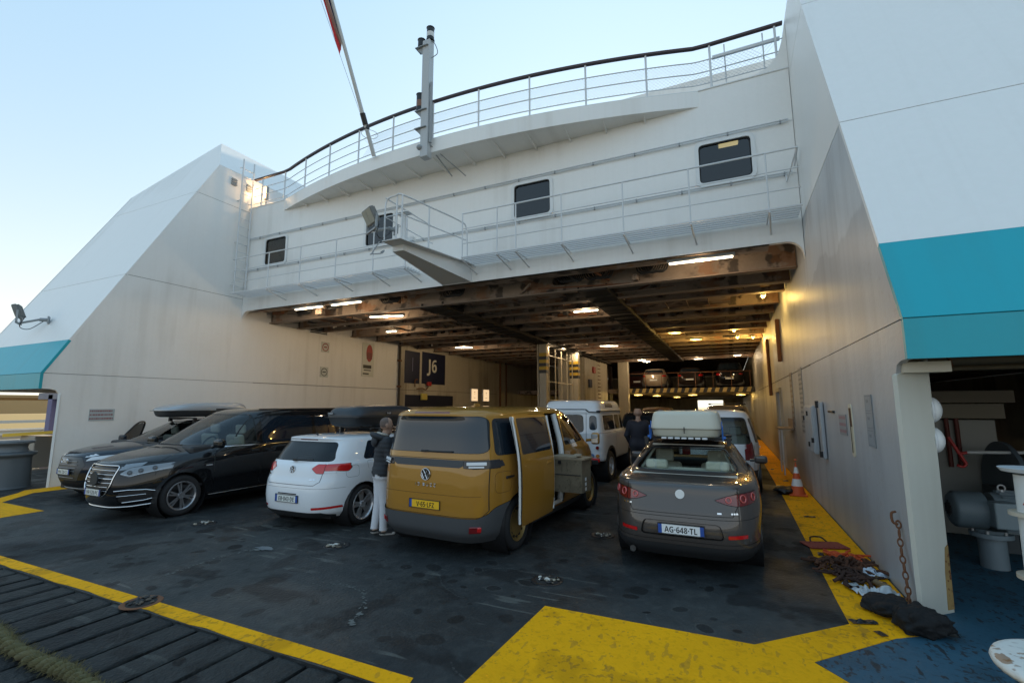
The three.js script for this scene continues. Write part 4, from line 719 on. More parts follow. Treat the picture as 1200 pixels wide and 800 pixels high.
  obj('door_handle', rbox(.022, .04, .16, .01, .985, 1.10, .06), gold, door); for (const p of [[[.96, .40, -.14], [.975, .9, -.14], [.955, 1.28, -.14], [.86, 1.79, -.14]], [[.94, .40, .97], [.95, .9, .985], [.93, 1.28, .985], [.84, 1.79, .985]]]) obj('door_edge', tube(p, .018, 20, 6), mat([.66, .66, .64], .5), door);
  obj('door_track', rbox(.03, .035, 1.2, .01, .955, 1.0, 1.25), M.black, c.t); obj('door_jamb', [tube([[.90, .38, -.12], [.92, .9, -.14], [.91, 1.28, -.13], [.80, 1.80, -.08]], .05, 20, 8), rod([.90, .36, -.1], [.90, .36, .95], .045, 8)], mat([.66, .67, .66], .45), c.t);
  obj('seat_cover', [rbox(.55, .6, .14, .06, .45, 1.05, -.35, -.15), rbox(.55, .6, .14, .06, -.45, 1.05, -.35, -.15)], M.black, c.t);
  c.strip('sides', [[-.2, .36], [-.17, 1.8]], .007); c.strip('sides', [[-1.28, .36], [-1.30, 1.25]], .007); c.strip('left', [[1.02, .4], [1.02, 1.8]], .006);
  c.cut('fuel_flap', 'right', rpoly([[1.72, .82], [2.05, .82], [2.05, 1.08], [1.72, 1.08]], .08), gold, 0, .004);
  c.wheels([-1.49, 1.50], .355, .97, .235, rims.steel(mat([.30, .20, .07], .4, .5), .66), .42);
  obj('mirror', [rbox(.16, .22, .13, .05, 1.14, 1.32, -1.32), rod([.95, 1.28, -1.36], [1.1, 1.30, -1.33], .03)], gold, c.t); obj('mirror_glass', rbox(.13, .16, .01, .02, 1.145, 1.32, -1.252), phys([.6, .65, .68], { metalness: 1, roughness: .03 }), c.t);
  obj('mirror', [rbox(.16, .22, .13, .05, -1.14, 1.32, -1.32)], gold, c.t);
  obj('wiper', [rod([-.06, 1.345, 2.335], [.40, 1.35, 2.33], .010), rbox(.09, .03, .03, .01, -.05, 1.345, 2.335)], M.black, c.t); obj('shark_fin', rbox(.03, .05, .16, .01, .0, 1.955, 1.1), gold, c.t);
  roundelVW(c.t, [0, 1.045, 2.352], .078, M.chrome);
  { const P = (x, pts) => pts.map(([a, b]) => rod([x + a[0] * .036, .895 + a[1] * .036, 2.356], [x + b[0] * .036, .895 + b[1] * .036, 2.356], .0045, 4)); const S = { I: [[[0, 0], [0, 1]]], D: [[[0, 0], [0, 1]], [[0, 1], [.8, .8]], [[.8, .8], [.8, .2]], [[.8, .2], [0, 0]]], B: [[[0, 0], [0, 1]], [[0, 1], [.8, .85]], [[.8, .85], [0, .5]], [[0, .5], [.9, .25]], [[.9, .25], [0, 0]]], U: [[[0, 1], [0, .1]], [[0, .1], [.8, .1]], [[.8, .1], [.8, 1]]], Z: [[[0, 1], [.85, 1]], [[.85, 1], [0, 0]], [[0, 0], [.85, 0]]] }; const g = []; [['I', -.16], ['D', -.125], ['B', -.04], ['U', .02], ['Z', .08], ['Z', .14]].forEach(([k, x]) => g.push(...P(x, S[k]))); obj('lettering', g, M.chrome, c.t); }
  c.plate(0, .665, 2.365, .50, .105, plateMat('V·65·LFZ', '#e8b51c', '#15120a'));
  obj('cabin_floor', [box(1.7, .05, 3.6, 0, .42, -.1), box(1.7, .9, .05, 0, .85, 1.2)], M.black, c.t);
  c.finish(.22, [-1.9, 2.0], .72, M.black);
  const k = thing('plywood_box', 'weathered plywood camping box sticking out of the gold van doorway', 'box', [-2.62, .835, -7.52], R(-3.5)), ply = mat([.17, .145, .105], .85, 0, { map: wornPaint([1, .95, .86], [.45, .4, .35], 1, .5) });
  obj('front_board', box(.94, .50, .02, 0, 0, .21), ply, k, true); obj('side_board', box(.02, .50, .40, .46, 0, 0), ply, k, true); obj('lid', box(1.0, .022, .44, .01, .265, 0), mat([.26, .20, .13], .75), k); obj('back_board', box(.92, .48, .02, 0, 0, -.2), ply, k, true); obj('seam_batten', box(.9, .012, .012, 0, .02, .224), M.dark, k);
  for (let i = 0; i < 3; i++) obj('side_mark', box(.004, .05, .06, .474, -.05 - i * .075, .06), M.paint, k); obj('clasp', box(.05, .05, .02, .1, .21, .228), M.black, k); obj('hanging_cloth', [rbox(.4, .03, .3, .012, .15, .29, .02), rbox(.12, .02, .26, .01, .32, .31, 0, 0, .3)], mat([.30, .25, .18], .9), k);
}
// ---------------------------------------------------------------- white hatchback
{
  const w = paintOf([.74, .76, .78], 0, .3);
  const c = new Car('white_hatchback', 'white hatchback carrying a black roof box', 'hatchback', [-6.50, 0, -7.60], R(0), [
    [.20, -2.02, 2.02, .78, 4, 4.5], [.30, -2.10, 2.10, .855, 4, 4.5], [.52, -2.13, 2.13, .888, 4, 4.5], [.72, -2.09, 2.11, .893, 3.8, 4.5], [.82, -1.98, 2.075, .888, 3.6, 4.5], [.92, -1.70, 2.05, .872, 3.4, 4.5], [.99, -1.18, 2.02, .855, 3.2, 4.5],
    [1.05, -.98, 1.97, .825, 3.2, 4.5], [1.20, -.58, 1.86, .755, 3.4, 5], [1.36, -.17, 1.735, .675, 3.6, 5], [1.405, -.02, 1.755, .63, 3.6, 5], [1.435, .18, 1.64, .50, 3.6, 5], [1.448, .4, 1.4, .28, 4, 4], [1.452, .6, 1.2, .01, 4, 4]], w, { sub: 6, nE: 18, nS: 28 });
  c.cut('rear_window', 'rear', rpoly([[-.66, 1.065], [.66, 1.065], [.565, 1.345], [-.565, 1.345]], .06), glassSmoke, -.004, .008);
  c.cut('high_brake_light', 'rear', [[-.2, 1.375], [.2, 1.375], [.2, 1.392], [-.2, 1.392]], redDeep);
  for (const s of [1, -1]) { const q = p => p.map(([x, y]) => [s * x, y]); c.cut('tail_light', 'rearz', q(rpoly([[.40, .955], [.50, .885], [.60, .88], [.60, 1.02], [.48, 1.02]], .012)), redLens, .004, .005); c.cut('tail_light', 'rearz', q([[.606, .88], [.73, .877], [.73, .915], [.606, .92]]), clearLens, .004); c.cut('tail_light', 'rearz', q(rpoly([[.606, .922], [.73, .917], [.80, .90], [.81, .96], [.79, 1.02], [.606, 1.02]], .01)), redLens, .004, .004); c.cut('reflector', 'rear', q(rpoly([[.48, .335], [.78, .35], [.78, .385], [.48, .37]], .01)), redLens, .004); }
  c.cut('diffuser', 'rear', [[-.70, .1], [.70, .1], [.74, .22], [.6, .29], [-.6, .29], [-.74, .22]], M.plastic, .004);
  c.strip('rear', [[-.60, 1.0], [-.58, .76], [-.50, .705], [.50, .705], [.58, .76], [.60, 1.0]], .008); c.strip('rear', [[-.95, .655], [.95, .655]], .004);
  c.cut('windscreen', 'front', rpoly([[-.72, 1.04], [.72, 1.04], [.58, 1.36], [-.58, 1.36]], .06), glassSmoke, -.003);
  c.cut('front_window', 'sides', rpoly([[-.72, 1.04], [.28, 1.04], [.28, 1.36], [-.22, 1.36]], .04), glassDark, -.003, .006); c.cut('rear_side_window', 'sides', rpoly([[.33, 1.04], [1.32, 1.06, .08], [1.10, 1.34], [.33, 1.36]], .04), glassDark, -.003, .006);
  c.cut('door', 'sides', rpoly([[-.78, .36], [.28, .36], [.30, 1.02], [-.78, 1.02]], .03), w, 0, .004); c.cut('door', 'sides', rpoly([[.32, .36], [.78, .36, .02], [1.22, .86, .1], [1.25, 1.02], [.33, 1.02]], .03), w, 0, .004);
  c.cut('fuel_flap', 'right', rpoly([[1.44, .80], [1.68, .80], [1.68, .98], [1.44, .98]], .06), w, 0, .004);
  c.wheels([-1.31, 1.32], .325, .875, .21, rims.spokes(5, .040, mat([.66, .66, .67], .3, .7), .16, .74), .37);
  for (const s of [-1, 1]) { obj('door_handle', [rbox(.03, .03, .16, .01, s * .875, .93, .12), rbox(.03, .03, .16, .01, s * .87, .945, 1.0)], w, c.t); obj('mirror', rbox(.18, .13, .1, .04, s * .98, 1.08, -.68), w, c.t); }
  roundelVW(c.t, [0, .93, 2.055], .058, M.chrome, -.2); c.stick('model_mark', 'rear', .44, .79, [box(.05, .018, .004)], M.chrome); c.stick('model_mark', 'rear', .49, .79, [box(.03, .018, .004)], M.chrome); c.stick('model_mark', 'rear', -.55, .84, [box(.10, .018, .004)], M.chrome);
  obj('wiper', [rod([-.04, 1.075, 2.0], [.36, 1.09, 1.97], .012), rbox(.09, .04, .04, .01, -.02, 1.075, 1.99)], M.black, c.t); obj('aerial', rod([0, 1.43, 1.55], [0, 1.48, 1.60], .012), M.black, c.t);
  c.plate(0, .49, 2.135, .50, .11, plateMat('EB·043·DE', '#d9dcd6', '#1a1c20', true, true)); obj('plate_light', box(.4, .015, .02, 0, .565, 2.125), M.black, c.t);
  seats(c.t, .75, [-.4, .4], M.plastic, .5, .5); obj('cabin_floor', [box(1.5, .05, 3, 0, .4, 0), box(1.3, .03, .8, 0, .98, 1.45)], M.black, c.t);
  c.finish(.18, [-1.8, 1.8], .62);
}
function roofBox(name, label, pos, turn, L, W, H, top, low, o = {}) {
  const t = thing(name, label, 'roof box', pos, turn, 'roof boxes'), h = W / 2, f = o.front ?? .25;
  const mk = keys => { const b = new Body(keys, 4, 10, 14); return Body.geo(b.tris); };
  obj('base_shell', mk([[0, -L / 2 + .15, L / 2 - .12, h * .8, 4, 5], [.03, -L / 2 + .06, L / 2 - .05, h * .92, 4, 5], [H * .40, -L / 2 + .01, L / 2 - .015, h * .985, 4, 6], [H * .42, -L / 2, L / 2 - .01, h * .985, 4, 6]].reverse().reverse()), low, t); obj('base_floor', box(W * .75, .02, L * .8, 0, .012, 0), low, t);
  obj('lid', mk([[H * .43, -L / 2 - .012, L / 2, h, 4, 6], [H * .52, -L / 2 - .01, L / 2, h, 4, 6], [H * .72, -L / 2 + f * .3, L / 2 - .03, h * .95, 4, 5], [H * .90, -L / 2 + f, L / 2 - .11, h * .82, 4, 5], [H * .98, -L / 2 + f * 1.8, L / 2 - .25, h * .62, 4, 5], [H, -L / 2 + f * 2.5, L / 2 - .5, h * .01, 4, 4]]), top, t);
  obj('seam', [box(W * .98, .008, L * .96, 0, H * .425, 0)], M.black, t);
  for (const z of [-L * .22, L * .22]) obj('crossbar', [rbox(W * 1.25, .03, .06, .012, 0, -.03, z), box(.05, .10, .08, -W * .58, -.07, z), box(.05, .10, .08, W * .58, -.07, z)], M.black, t);
  return t;
}
{
  const b = roofBox('roof_box', 'black roof box with side lettering on the white hatchback', [-6.36, 1.575, -7.35], R(0), 1.95, .84, .38, mat([.022, .027, .033], .38), mat([.016, .018, .02], .55));
  const lm = ry => 0; letters(b, 'lettering', 'THULE', .17, .045, [.424, .235, .15], '#c8ccd0', PI / 2, 'bold 120px sans-serif', '#14181c'); letters(b, 'lettering', 'THULE', .15, .04, [-.22, .235, .985], '#c8ccd0', 0, 'bold 120px sans-serif', '#14181c');
}
// ---------------------------------------------------------------- black people carrier facing the ramp
{
  const k = paintOf([.006, .007, .0085], .1, .25);
  const c = new Car('black_minivan', 'black minivan with chrome grille facing the ramp', 'minivan', [-9.95, 0, -7.03], PI, [
    [.20, -2.42, 2.45, .84, 3.4, 6], [.34, -2.545, 2.55, .925, 3.4, 6], [.58, -2.57, 2.57, .955, 3.3, 6], [.82, -2.53, 2.56, .962, 3.2, 6], [.96, -2.45, 2.55, .96, 3, 6], [1.06, -2.2, 2.54, .952, 2.8, 6], [1.15, -1.72, 2.53, .94, 2.8, 6], [1.21, -1.50, 2.52, .922, 2.8, 6],
    [1.50, -.98, 2.48, .87, 3, 6], [1.74, -.50, 2.43, .81, 3.4, 6], [1.83, -.28, 2.40, .76, 3.6, 6], [1.875, -.02, 2.3, .66, 4, 5], [1.895, .4, 2.05, .42, 4, 4], [1.90, .9, 1.7, .01, 4, 4]], k, { sub: 6, nE: 20, nS: 30 });
  c.cut('windscreen', 'front', rpoly([[-.82, 1.215], [.82, 1.215], [.66, 1.76], [-.66, 1.76]], .08), phys([.40, .45, .46], { roughness: .02, transmission: 1, thickness: 0, ior: 1.6 }), -.003, .01);
  const gr = rpoly([[-.43, .93, .06], [.43, .93, .06], [.40, .62], [.30, .44, .1], [-.30, .44, .1], [-.40, .62]], .04);
  c.cut('grille', 'front', gr, mat([.012, .012, .014], .4), -.02, .012);
  c.trace('grille_rim', 'front', [...gr, gr[0]], .012, M.chrome, .004, 2);
  for (let i = 0; i < 6; i++) { const y = .52 + i * .068, h = y < .6 ? .33 : .385; c.trace('grille_bar', 'front', [[-h, y], [-h / 2, y], [0, y], [h / 2, y], [h, y]], i === 3 ? .013 : .008, M.chrome, -.012, 2); }
  stuff(obj('grille_studs', (() => { const g = []; for (let i = 0; i < 6; i++) for (let j = -12; j <= 12; j++) { const y = .552 + i * .066, x = j * .031; g.push(box(.011, .016, .012, x, y, c.b.on('front', x, y).p[2] + .012)); } return g; })(), M.chrome, c.t));
  obj('emblem_cover', [cyl(.125, .125, .02, 6, 0, .72, -2.585, PI / 2)], mat([.02, .025, .027], .6), c.t);
  for (const s of [1, -1]) {
    const q = p => p.map(([x, y]) => [s * x, y]);
    c.cut('headlight', 'front', q(rpoly([[.47, .80], [.60, .75], [.86, .86], [.93, .98], [.56, .90]], .02)), headGlass, -.002, .006); c.cut('headlight', s > 0 ? 'right' : 'left', rpoly([[-2.5, .84], [-2.22, .92], [-2.12, .985], [-2.5, .95]], .015), headGlass, -.002, .004);
    for (const [x, y] of [[.585, .82], [.67, .85], [.75, .88]]) c.stick('headlight_cell', 'front', s * x, y, [new THREE.TorusGeometry(.032, .007, 6, 16), ball(.026, 0, 0, 0, 1, 1, .4)], mat([.10, .11, .12], .1), .002); c.trace('headlight_trim', 'front', [[s * .50, .80], [s * .62, .765], [s * .83, .865]], .006, M.chrome, .003);
    c.cut('air_intake', 'front', q(rpoly([[.50, .34], [.80, .36], [.88, .44], [.80, .54], [.50, .50]], .04)), M.black, -.01);
    c.trace('intake_trim', 'front', [[s * .46, .525], [s * .62, .54], [s * .74, .53], [s * .80, .49], [s * .815, .44], [s * .79, .385], [s * .72, .355], [s * .55, .335]], .010, M.chrome); c.trace('intake_trim', 'front', [[s * .50, .44], [s * .74, .455]], .007, M.chrome);
    obj('mirror', [rbox(.24, .17, .14, .06, s * 1.08, 1.24, -1.16), rod([s * .93, 1.17, -1.2], [s * 1.02, 1.2, -1.17], .035)], k, c.t);
  }
  c.trace('chrome_lip', 'front', [[-.86, .30], [-.6, .262], [-.3, .25], [0, .248], [.3, .25], [.6, .262], [.86, .30]], .014, M.chrome);
  c.cut('quarter_window', 'sides', rpoly([[-1.42, 1.22], [-1.04, 1.20], [-1.04, 1.42]], .02), glassDark, -.003, .006);
  c.cut('front_window', 'sides', rpoly([[-.97, 1.19], [-.24, 1.17], [-.24, 1.72], [-.62, 1.72], [-.97, 1.50]], .04), glassTint, -.003, .012);
  c.cut('side_window', 'sides', rpoly([[-.10, 1.17], [1.20, 1.17], [1.20, 1.73], [-.10, 1.73]], .04), glassDark, .001, .008); c.cut('side_window', 'sides', rpoly([[1.28, 1.17], [2.25, 1.18], [2.20, 1.72], [1.28, 1.73]], .05), glassDark, .001, .008);
  c.cut('window_trim', 'sides', [[-1.45, 1.145], [2.3, 1.145], [2.3, 1.162], [-1.45, 1.165]], M.chrome, .006);
  c.cut('door', 'sides', rpoly([[-1.12, .34], [-.17, .34], [-.17, 1.12], [-1.12, 1.12]], .04), k, 0, .004); c.cut('door', 'sides', rpoly([[-.14, .34], [1.0, .34], [1.22, .80], [1.22, 1.12], [-.14, 1.12]], .05), k, 0, .004);
  for (const s of [-1, 1]) { obj('door_handle', [rbox(.03, .045, .19, .012, s * .96, 1.04, -.30), rbox(.03, .045, .19, .012, s * .96, 1.04, .02)], k, c.t); obj('sill_trim', rod([s * .935, .30, -1.2], [s * .935, .30, 1.2], .010), M.chrome, c.t); obj('badge_plate', box(.008, .02, .12, s * .965, .85, -1.24), M.chrome, c.t); }
  c.strip('top', [[-.8, -2.12], [-.72, -1.9], [-.68, -1.62]], .006); c.strip('front', [[-.9, .985], [-.45, .955], [.45, .955], [.9, .985]], .007);
  c.wheels([-1.66, 1.55], .355, .935, .235, rims.spokes(6, .026, mat([.42, .42, .43], .3, .8), .13, .70), .405);
  for (const s of [-1, 1]) { seats(c.t, -.62, [s * .42], M.seatcream, .72, .62); } obj('dashboard', rbox(1.6, .2, .5, .06, 0, 1.1, -1.25), M.plastic, c.t); obj('steering_wheel', new THREE.TorusGeometry(.18, .017, 6, 24).rotateX(.5).translate(-.42, 1.18, -.95), M.black, c.t); obj('cabin_floor', [box(1.7, .05, 4, 0, .5, 0), box(1.6, 1.1, .05, 0, 1.15, .4)], M.plastic, c.t);
  obj('roof_rail', [rod([-.72, 1.87, -.1], [-.72, 1.88, 2.1], .018), rod([.72, 1.87, -.1], [.72, 1.88, 2.1], .018)], M.black, c.t);
  obj('wiper', [rod([-.55, 1.225, -1.53], [.05, 1.235, -1.56], .012), rod([.1, 1.235, -1.56], [.62, 1.235, -1.50], .012)], M.black, c.t);
  c.plate(-.0, .50, -2.588, .50, .11, plateMat('HR·526·PC', '#d9dcd6', '#1a1c20', true, true), PI);
  c.finish(.2, [-1.9, 2.3], .72);
}
// ---------------------------------------------------------------- dark blue SUV against the wing wall
function suvKeys(H = 1.63, L = 4.58, W = .935) { const k = L / 4.58, v = H / 1.63, w = W / .935; return [[.22, -2.1, 2.1, .84, 3.4, 4.5], [.36, -2.22, 2.2, .91, 3.4, 4.5], [.62, -2.28, 2.27, .935, 3.4, 4.5], [.86, -2.25, 2.25, .935, 3.2, 4.5], [.98, -2.13, 2.22, .927, 3, 4.5], [1.06, -1.80, 2.2, .912, 2.8, 4.5], [1.12, -1.25, 2.18, .895, 2.8, 4.5], [1.17, -1.05, 2.15, .865, 2.8, 4.5], [1.42, -.45, 1.98, .755, 3.2, 4.5], [1.555, -.12, 1.88, .685, 3.6, 4.5], [1.60, .08, 1.84, .60, 4, 4.5], [1.625, .4, 1.6, .38, 4, 4], [1.63, .7, 1.2, .01, 4, 4]].map(a => [a[0] * (a[0] > .4 ? v : 1), a[1] * k, a[2] * k, a[3] * w, a[4], a[5]]); }
{
  const k = paintOf([.010, .016, .026], .3, .25);
  const c = new Car('blue_suv', 'dark blue SUV with silver roof box beside the wing wall', 'SUV', [-12.68, 0, -7.42], PI, suvKeys(), k, { sub: 5, nE: 18, nS: 26 });
  const gr = rpoly([[-.40, .90], [.40, .90], [.52, .74], [.36, .42], [-.36, .42], [-.52, .74]], .03);
  c.cut('grille', 'front', gr, mat([.05, .055, .06], .35), -.006, .010); for (let i = 0; i < 6; i++) { const y = .48 + i * .066, h = .37 - .02 * Math.abs(i - 4); c.trace('grille_bar', 'front', [[-h, y], [0, y], [h, y]], .007, mat([.35, .36, .38], .3, .9), .002, 4); }
  obj('badge', [-.09, -.03, .03, .09].map(x => new THREE.TorusGeometry(.042, .008, 6, 20).translate(x, .82, -2.298)), M.chrome, c.t);
  for (const s of [1, -1]) { const q = p => p.map(([x, y]) => [s * x, y]); c.cut('headlight', 'front', q(rpoly([[.50, .82], [.78, .86], [.90, .95], [.55, .90]], .015)), clearLens, 0, .006); c.cut('headlight', s > 0 ? 'right' : 'left', rpoly([[-2.3, .86], [-1.98, .93], [-2.02, .96], [-2.3, .94]], .01), clearLens, 0, .004); obj('mirror', rbox(.22, .15, .12, .05, s * 1.0, 1.17, -.82), k, c.t); }
  c.cut('lower_intake', 'front', rpoly([[-.8, .26], [.8, .26], [.7, .40], [-.7, .40]], .03), M.black, -.004); c.trace('bumper_lip', 'front', [[-.8, .27], [-.4, .25], [0, .245], [.4, .25], [.8, .27]], .012, mat([.3, .31, .32], .35, .8));
  c.cut('windscreen', 'front', rpoly([[-.78, 1.175], [.78, 1.175], [.60, 1.55], [-.60, 1.55]], .06), phys([.40, .45, .46], { roughness: .02, transmission: 1, thickness: 0, ior: 1.6 }), -.003, .008);
  c.cut('side_window', 'sides', rpoly([[-.85, 1.17], [.2, 1.16], [.2, 1.50], [-.3, 1.50]], .03), glassDark, 0, .006); c.cut('side_window', 'sides', rpoly([[.26, 1.16], [1.6, 1.19], [1.2, 1.48], [.26, 1.50]], .03), glassDark, 0, .006);
  c.wheels([-1.40, 1.40], .37, .915, .235, rims.spokes(5, .05, mat([.3, .3, .31], .3, .8), .15), .42);
  seats(c.t, -.3, [-.4, .4], M.seatcream, .66, .55); obj('dashboard', rbox(1.5, .18, .5, .06, 0, 1.06, -.95), M.plastic, c.t); obj('cabin_floor', [box(1.6, .05, 3.6, 0, .45, 0), box(1.5, 1, .05, 0, .98, .4)], M.plastic, c.t);
  { const d = sub('open_door', c.t, [.93, 0, -.92], R(42)); obj('door_panel', rbox(.07, .72, 1.05, .03, 0, .76, .52), k, d); obj('window_frame', tube([[-.01, 1.11, .02], [-.05, 1.28, .22], [-.12, 1.50, .55], [-.13, 1.54, .85], [-.10, 1.45, 1.02], [-.01, 1.11, 1.03]], .022, 50, 6), M.black, d); obj('door_glass', slab([[-.01, 1.11, .05], [-.01, 1.11, 1.02], [-.10, 1.45, 1.0], [-.13, 1.52, .84], [-.12, 1.48, .56], [-.05, 1.27, .24]], .004), glassSmoke, d); } obj('roof_rail', [rod([-.64, 1.61, .1], [-.64, 1.62, 1.7], .018), rod([.64, 1.61, .1], [.64, 1.62, 1.7], .018)], M.black, c.t);
  c.plate(0, .60, -2.305, .50, .11, plateMat('HN·720·CL', '#d9dcd6', '#1a1c20', true, true), PI); c.finish(.2, [-2, 2], .78);
  roofBox('roof_box', 'silver roof box on the dark blue SUV', [-12.52, 1.68, -7.75], PI, 2.1, .86, .36, paintOf([.36, .38, .40], .5, .35), mat([.03, .032, .035], .5), { front: .45 });
}
// ---------------------------------------------------------------- bronze grey saloon
{
  const k = paintOf([.085, .074, .068], .6, .42), roofM = paintOf([.016, .016, .017], .2, .3);
  const c = new Car('grey_saloon', 'bronze grey saloon with a cream roof box', 'saloon', [-.60, 0, -8.27], R(0), [
    [.18, -2.1, 2.16, .83, 4, 5], [.30, -2.25, 2.28, .895, 4, 5], [.50, -2.33, 2.33, .91, 4, 4.6], [.68, -2.31, 2.305, .917, 3.6, 4.6], [.80, -2.2, 2.275, .91, 3.4, 4.6], [.90, -1.85, 2.25, .895, 3.2, 4.6], [.98, -1.3, 2.235, .872, 3, 4.6], [1.025, -1.1, 2.17, .845, 3, 4.6],
    [1.065, -1.0, 1.62, .80, 3, 4.6], [1.20, -.62, 1.27, .715, 3.2, 4.6], [1.335, -.25, .90, .635, 3.4, 4.6], [1.385, -.05, .72, .57, 3.6, 4.6], [1.415, .1, .55, .40, 3.6, 4.6], [1.422, .28, .4, .01, 3.6, 4.6]], k, { sub: 7, nE: 20, nS: 28 });
  c.cut('rear_window', 'rear', rpoly([[-.66, 1.095], [.66, 1.095], [.50, 1.325], [-.50, 1.325]], .05), phys([.86, .93, .90], { roughness: .02, transmission: 1, thickness: 0, ior: 1.85 }), -.003, .014);
  c.cut('windscreen', 'front', rpoly([[-.72, 1.07], [.72, 1.07], [.55, 1.345], [-.55, 1.345]], .05), glassTint, -.003, .008);
  c.cut('roof', 'top', rpoly([[-.60, -.35], [.60, -.35], [.60, .98], [-.60, .98]], .12), roofM, .001);
  for (const s of [1, -1]) {
    const q = p => p.map(([x, y]) => [s * x, y]);
    c.cut('tail_light', 'rearz', q(rpoly([[.38, .862], [.50, .822], [.625, .80], [.625, .935], [.50, .905]], .012)), redDeep, .004, .006); c.cut('tail_light', 'rearz', q(rpoly([[.632, .80], [.79, .822], [.825, .88], [.81, .945], [.632, .935]], .012)), redDeep, .004, .006);
    for (const [x, r] of [[.52, .030], [.67, .040], [.775, .040]]) c.stick('light_ring', 'rear', s * x, .868 + (x - .5) * .07, [new THREE.TorusGeometry(r, .008, 8, 24)], phys([.55, .10, .09], { roughness: .12, clearcoat: 1 }), .008);
    c.cut('reflector', 'rear', q(rpoly([[.50, .455], [.70, .46], [.70, .50], [.50, .495]], .008)), redLens, .005);
  }
  c.cut('plate_recess', 'rear', rpoly([[-.46, .44], [.46, .44], [.42, .60], [-.42, .60]], .05), k, -.03, .006);
  c.cut('lower_skirt', 'rearz', [[-1.1, .05], [1.1, .05], [1.1, .345], [-1.1, .345]], M.plastic, .002); c.strip('rear', [[-.98, .39], [.98, .39]], .006); c.strip('rear', [[-.98, .655], [-.42, .655], [.42, .655], [.98, .655]], .006);
  c.strip('rear', [[-.62, 1.0], [-.615, .80], [-.56, .69], [.56, .69], [.615, .80], [.62, 1.0]], .007);
  c.cut('side_window', 'sides', rpoly([[-.85, 1.06], [.12, 1.06], [.10, 1.34], [-.35, 1.34]], .03), glassSmoke, -.003, .006); c.cut('side_window', 'sides', rpoly([[.17, 1.06], [1.22, 1.08], [.88, 1.32], [.16, 1.34]], .03), glassSmoke, -.003, .006);
  c.cut('door', 'sides', rpoly([[-.98, .34], [.13, .34], [.13, 1.03], [-.98, 1.03]], .03), k, 0, .004); c.cut('door', 'sides', rpoly([[.165, .34], [.80, .34], [1.15, .72], [1.2, 1.03], [.165, 1.03]], .04), k, 0, .004);
  c.wheels([-1.36, 1.34], .335, .875, .225, rims.spokes(5, .06, mat([.42, .42, .43], .3, .8), .12, .74), .38);
  for (const s of [-1, 1]) obj('mirror', [rbox(.20, .13, .11, .045, s * 1.02, 1.04, -.78), rod([s * .86, 1.02, -.8], [s * .98, 1.03, -.78], .025)], k, c.t);
  c.stick('badge', 'rear', 0, .905, [cyl(.052, .052, .012, 28, 0, 0, 0, PI / 2)], mat([.68, .68, .66], .4)); for (const [x, w] of [[.42, .045], [.55, .02], [.575, .02], [.60, .025]]) c.stick('model_mark', 'rear', x, .725, [box(w, .018, .004)], M.chrome); for (const x of [-.66, -.62, -.58]) c.stick('model_mark', 'rear', x, .765, [box(.03, .02, .004)], M.chrome);
  c.plate(0, .52, 2.312, .51, .11, plateMat('AG·648·TL', '#dfe3e4', '#15171b', true, true)); obj('exhaust', [cyl(.036, .036, .2, 14, -.58, .215, 2.10, PI / 2)], mat([.10, .10, .10], .4, .7), c.t);
  seats(c.t, .05, [-.38, .38], M.seatcream, .45, .60); obj('rear_bench', [rbox(1.25, .16, .5, .06, 0, .5, .95), rbox(1.28, .56, .14, .06, 0, .80, 1.10, -.25), ...[-.4, .4].map(x => rbox(.30, .13, .10, .04, x, 1.12, 1.16, -.1))], M.seatcream, c.t); obj('parcel_shelf', box(1.28, .03, .52, 0, 1.045, 1.43), mat([.50, .48, .41], .8), c.t); obj('headlining', [box(1.0, .02, 1.1, 0, 1.365, .25)], M.seatcream, c.t); for (const s of [-1, 1]) obj('pillar_trim', rod([s * .60, 1.07, 1.22], [s * .47, 1.31, .80], .02, 6), mat([.30, .28, .23], .8), c.t); obj('cabin_floor', box(1.6, .05, 3, 0, .36, 0), M.plastic, c.t); obj('dashboard', rbox(1.4, .16, .45, .06, 0, .98, -.72), M.plastic, c.t);
  c.finish(.17, [-1.9, 1.85], .62);
  const b = thing('roof_box', 'cream hard roof box tied on the grey saloon with blue straps', 'roof box', [-.60, 1.50, -7.72], R(0), 'roof boxes');
  const mk = keys => Body.geo(new Body(keys, 4, 10, 14).tris);
  obj('base_shell', mk([[0, -.62, .62, .42, 6, 7], [.02, -.66, .66, .45, 7, 8], [.11, -.68, .68, .465, 7, 9], [.115, -.69, .69, .475, 7, 9]]), mat([.46, .44, .36], .5), b); obj('lid', mk([[.12, -.69, .69, .475, 7, 9], [.14, -.69, .69, .475, 7, 9], [.28, -.58, .665, .455, 6, 8], [.335, -.45, .645, .435, 6, 8], [.36, -.35, .60, .40, 5, 6], [.368, -.2, .4, .01, 4, 4]]), mat([.56, .54, .45], .45), b);
  obj('seam', box(.955, .006, 1.36, 0, .117, 0), M.black, b); for (const z of [-.4, .4]) obj('crossbar', [rbox(1.2, .035, .05, .012, 0, -.03, z), box(.05, .10, .08, -.56, -.07, z), box(.05, .10, .08, .56, -.07, z)], M.black, b);
  for (const s of [-1, 1]) obj('blue_strap', [box(.012, .24, .05, s * .482, .10, .45), box(.012, .2, .04, s * .49, .06, .53, .3), box(.05, .03, .06, s * .50, .0, .5)], mat([.03, .16, .55], .6), b); obj('lining', [...Array(7)].map((_, i) => rbox(.07, .025, .05, .01, -.28 + i * .09, -.012, .66)), mat([.7, .7, .7], .7), b); obj('latch', box(.012, .09, .01, 0, .10, .70), M.black, b);
}
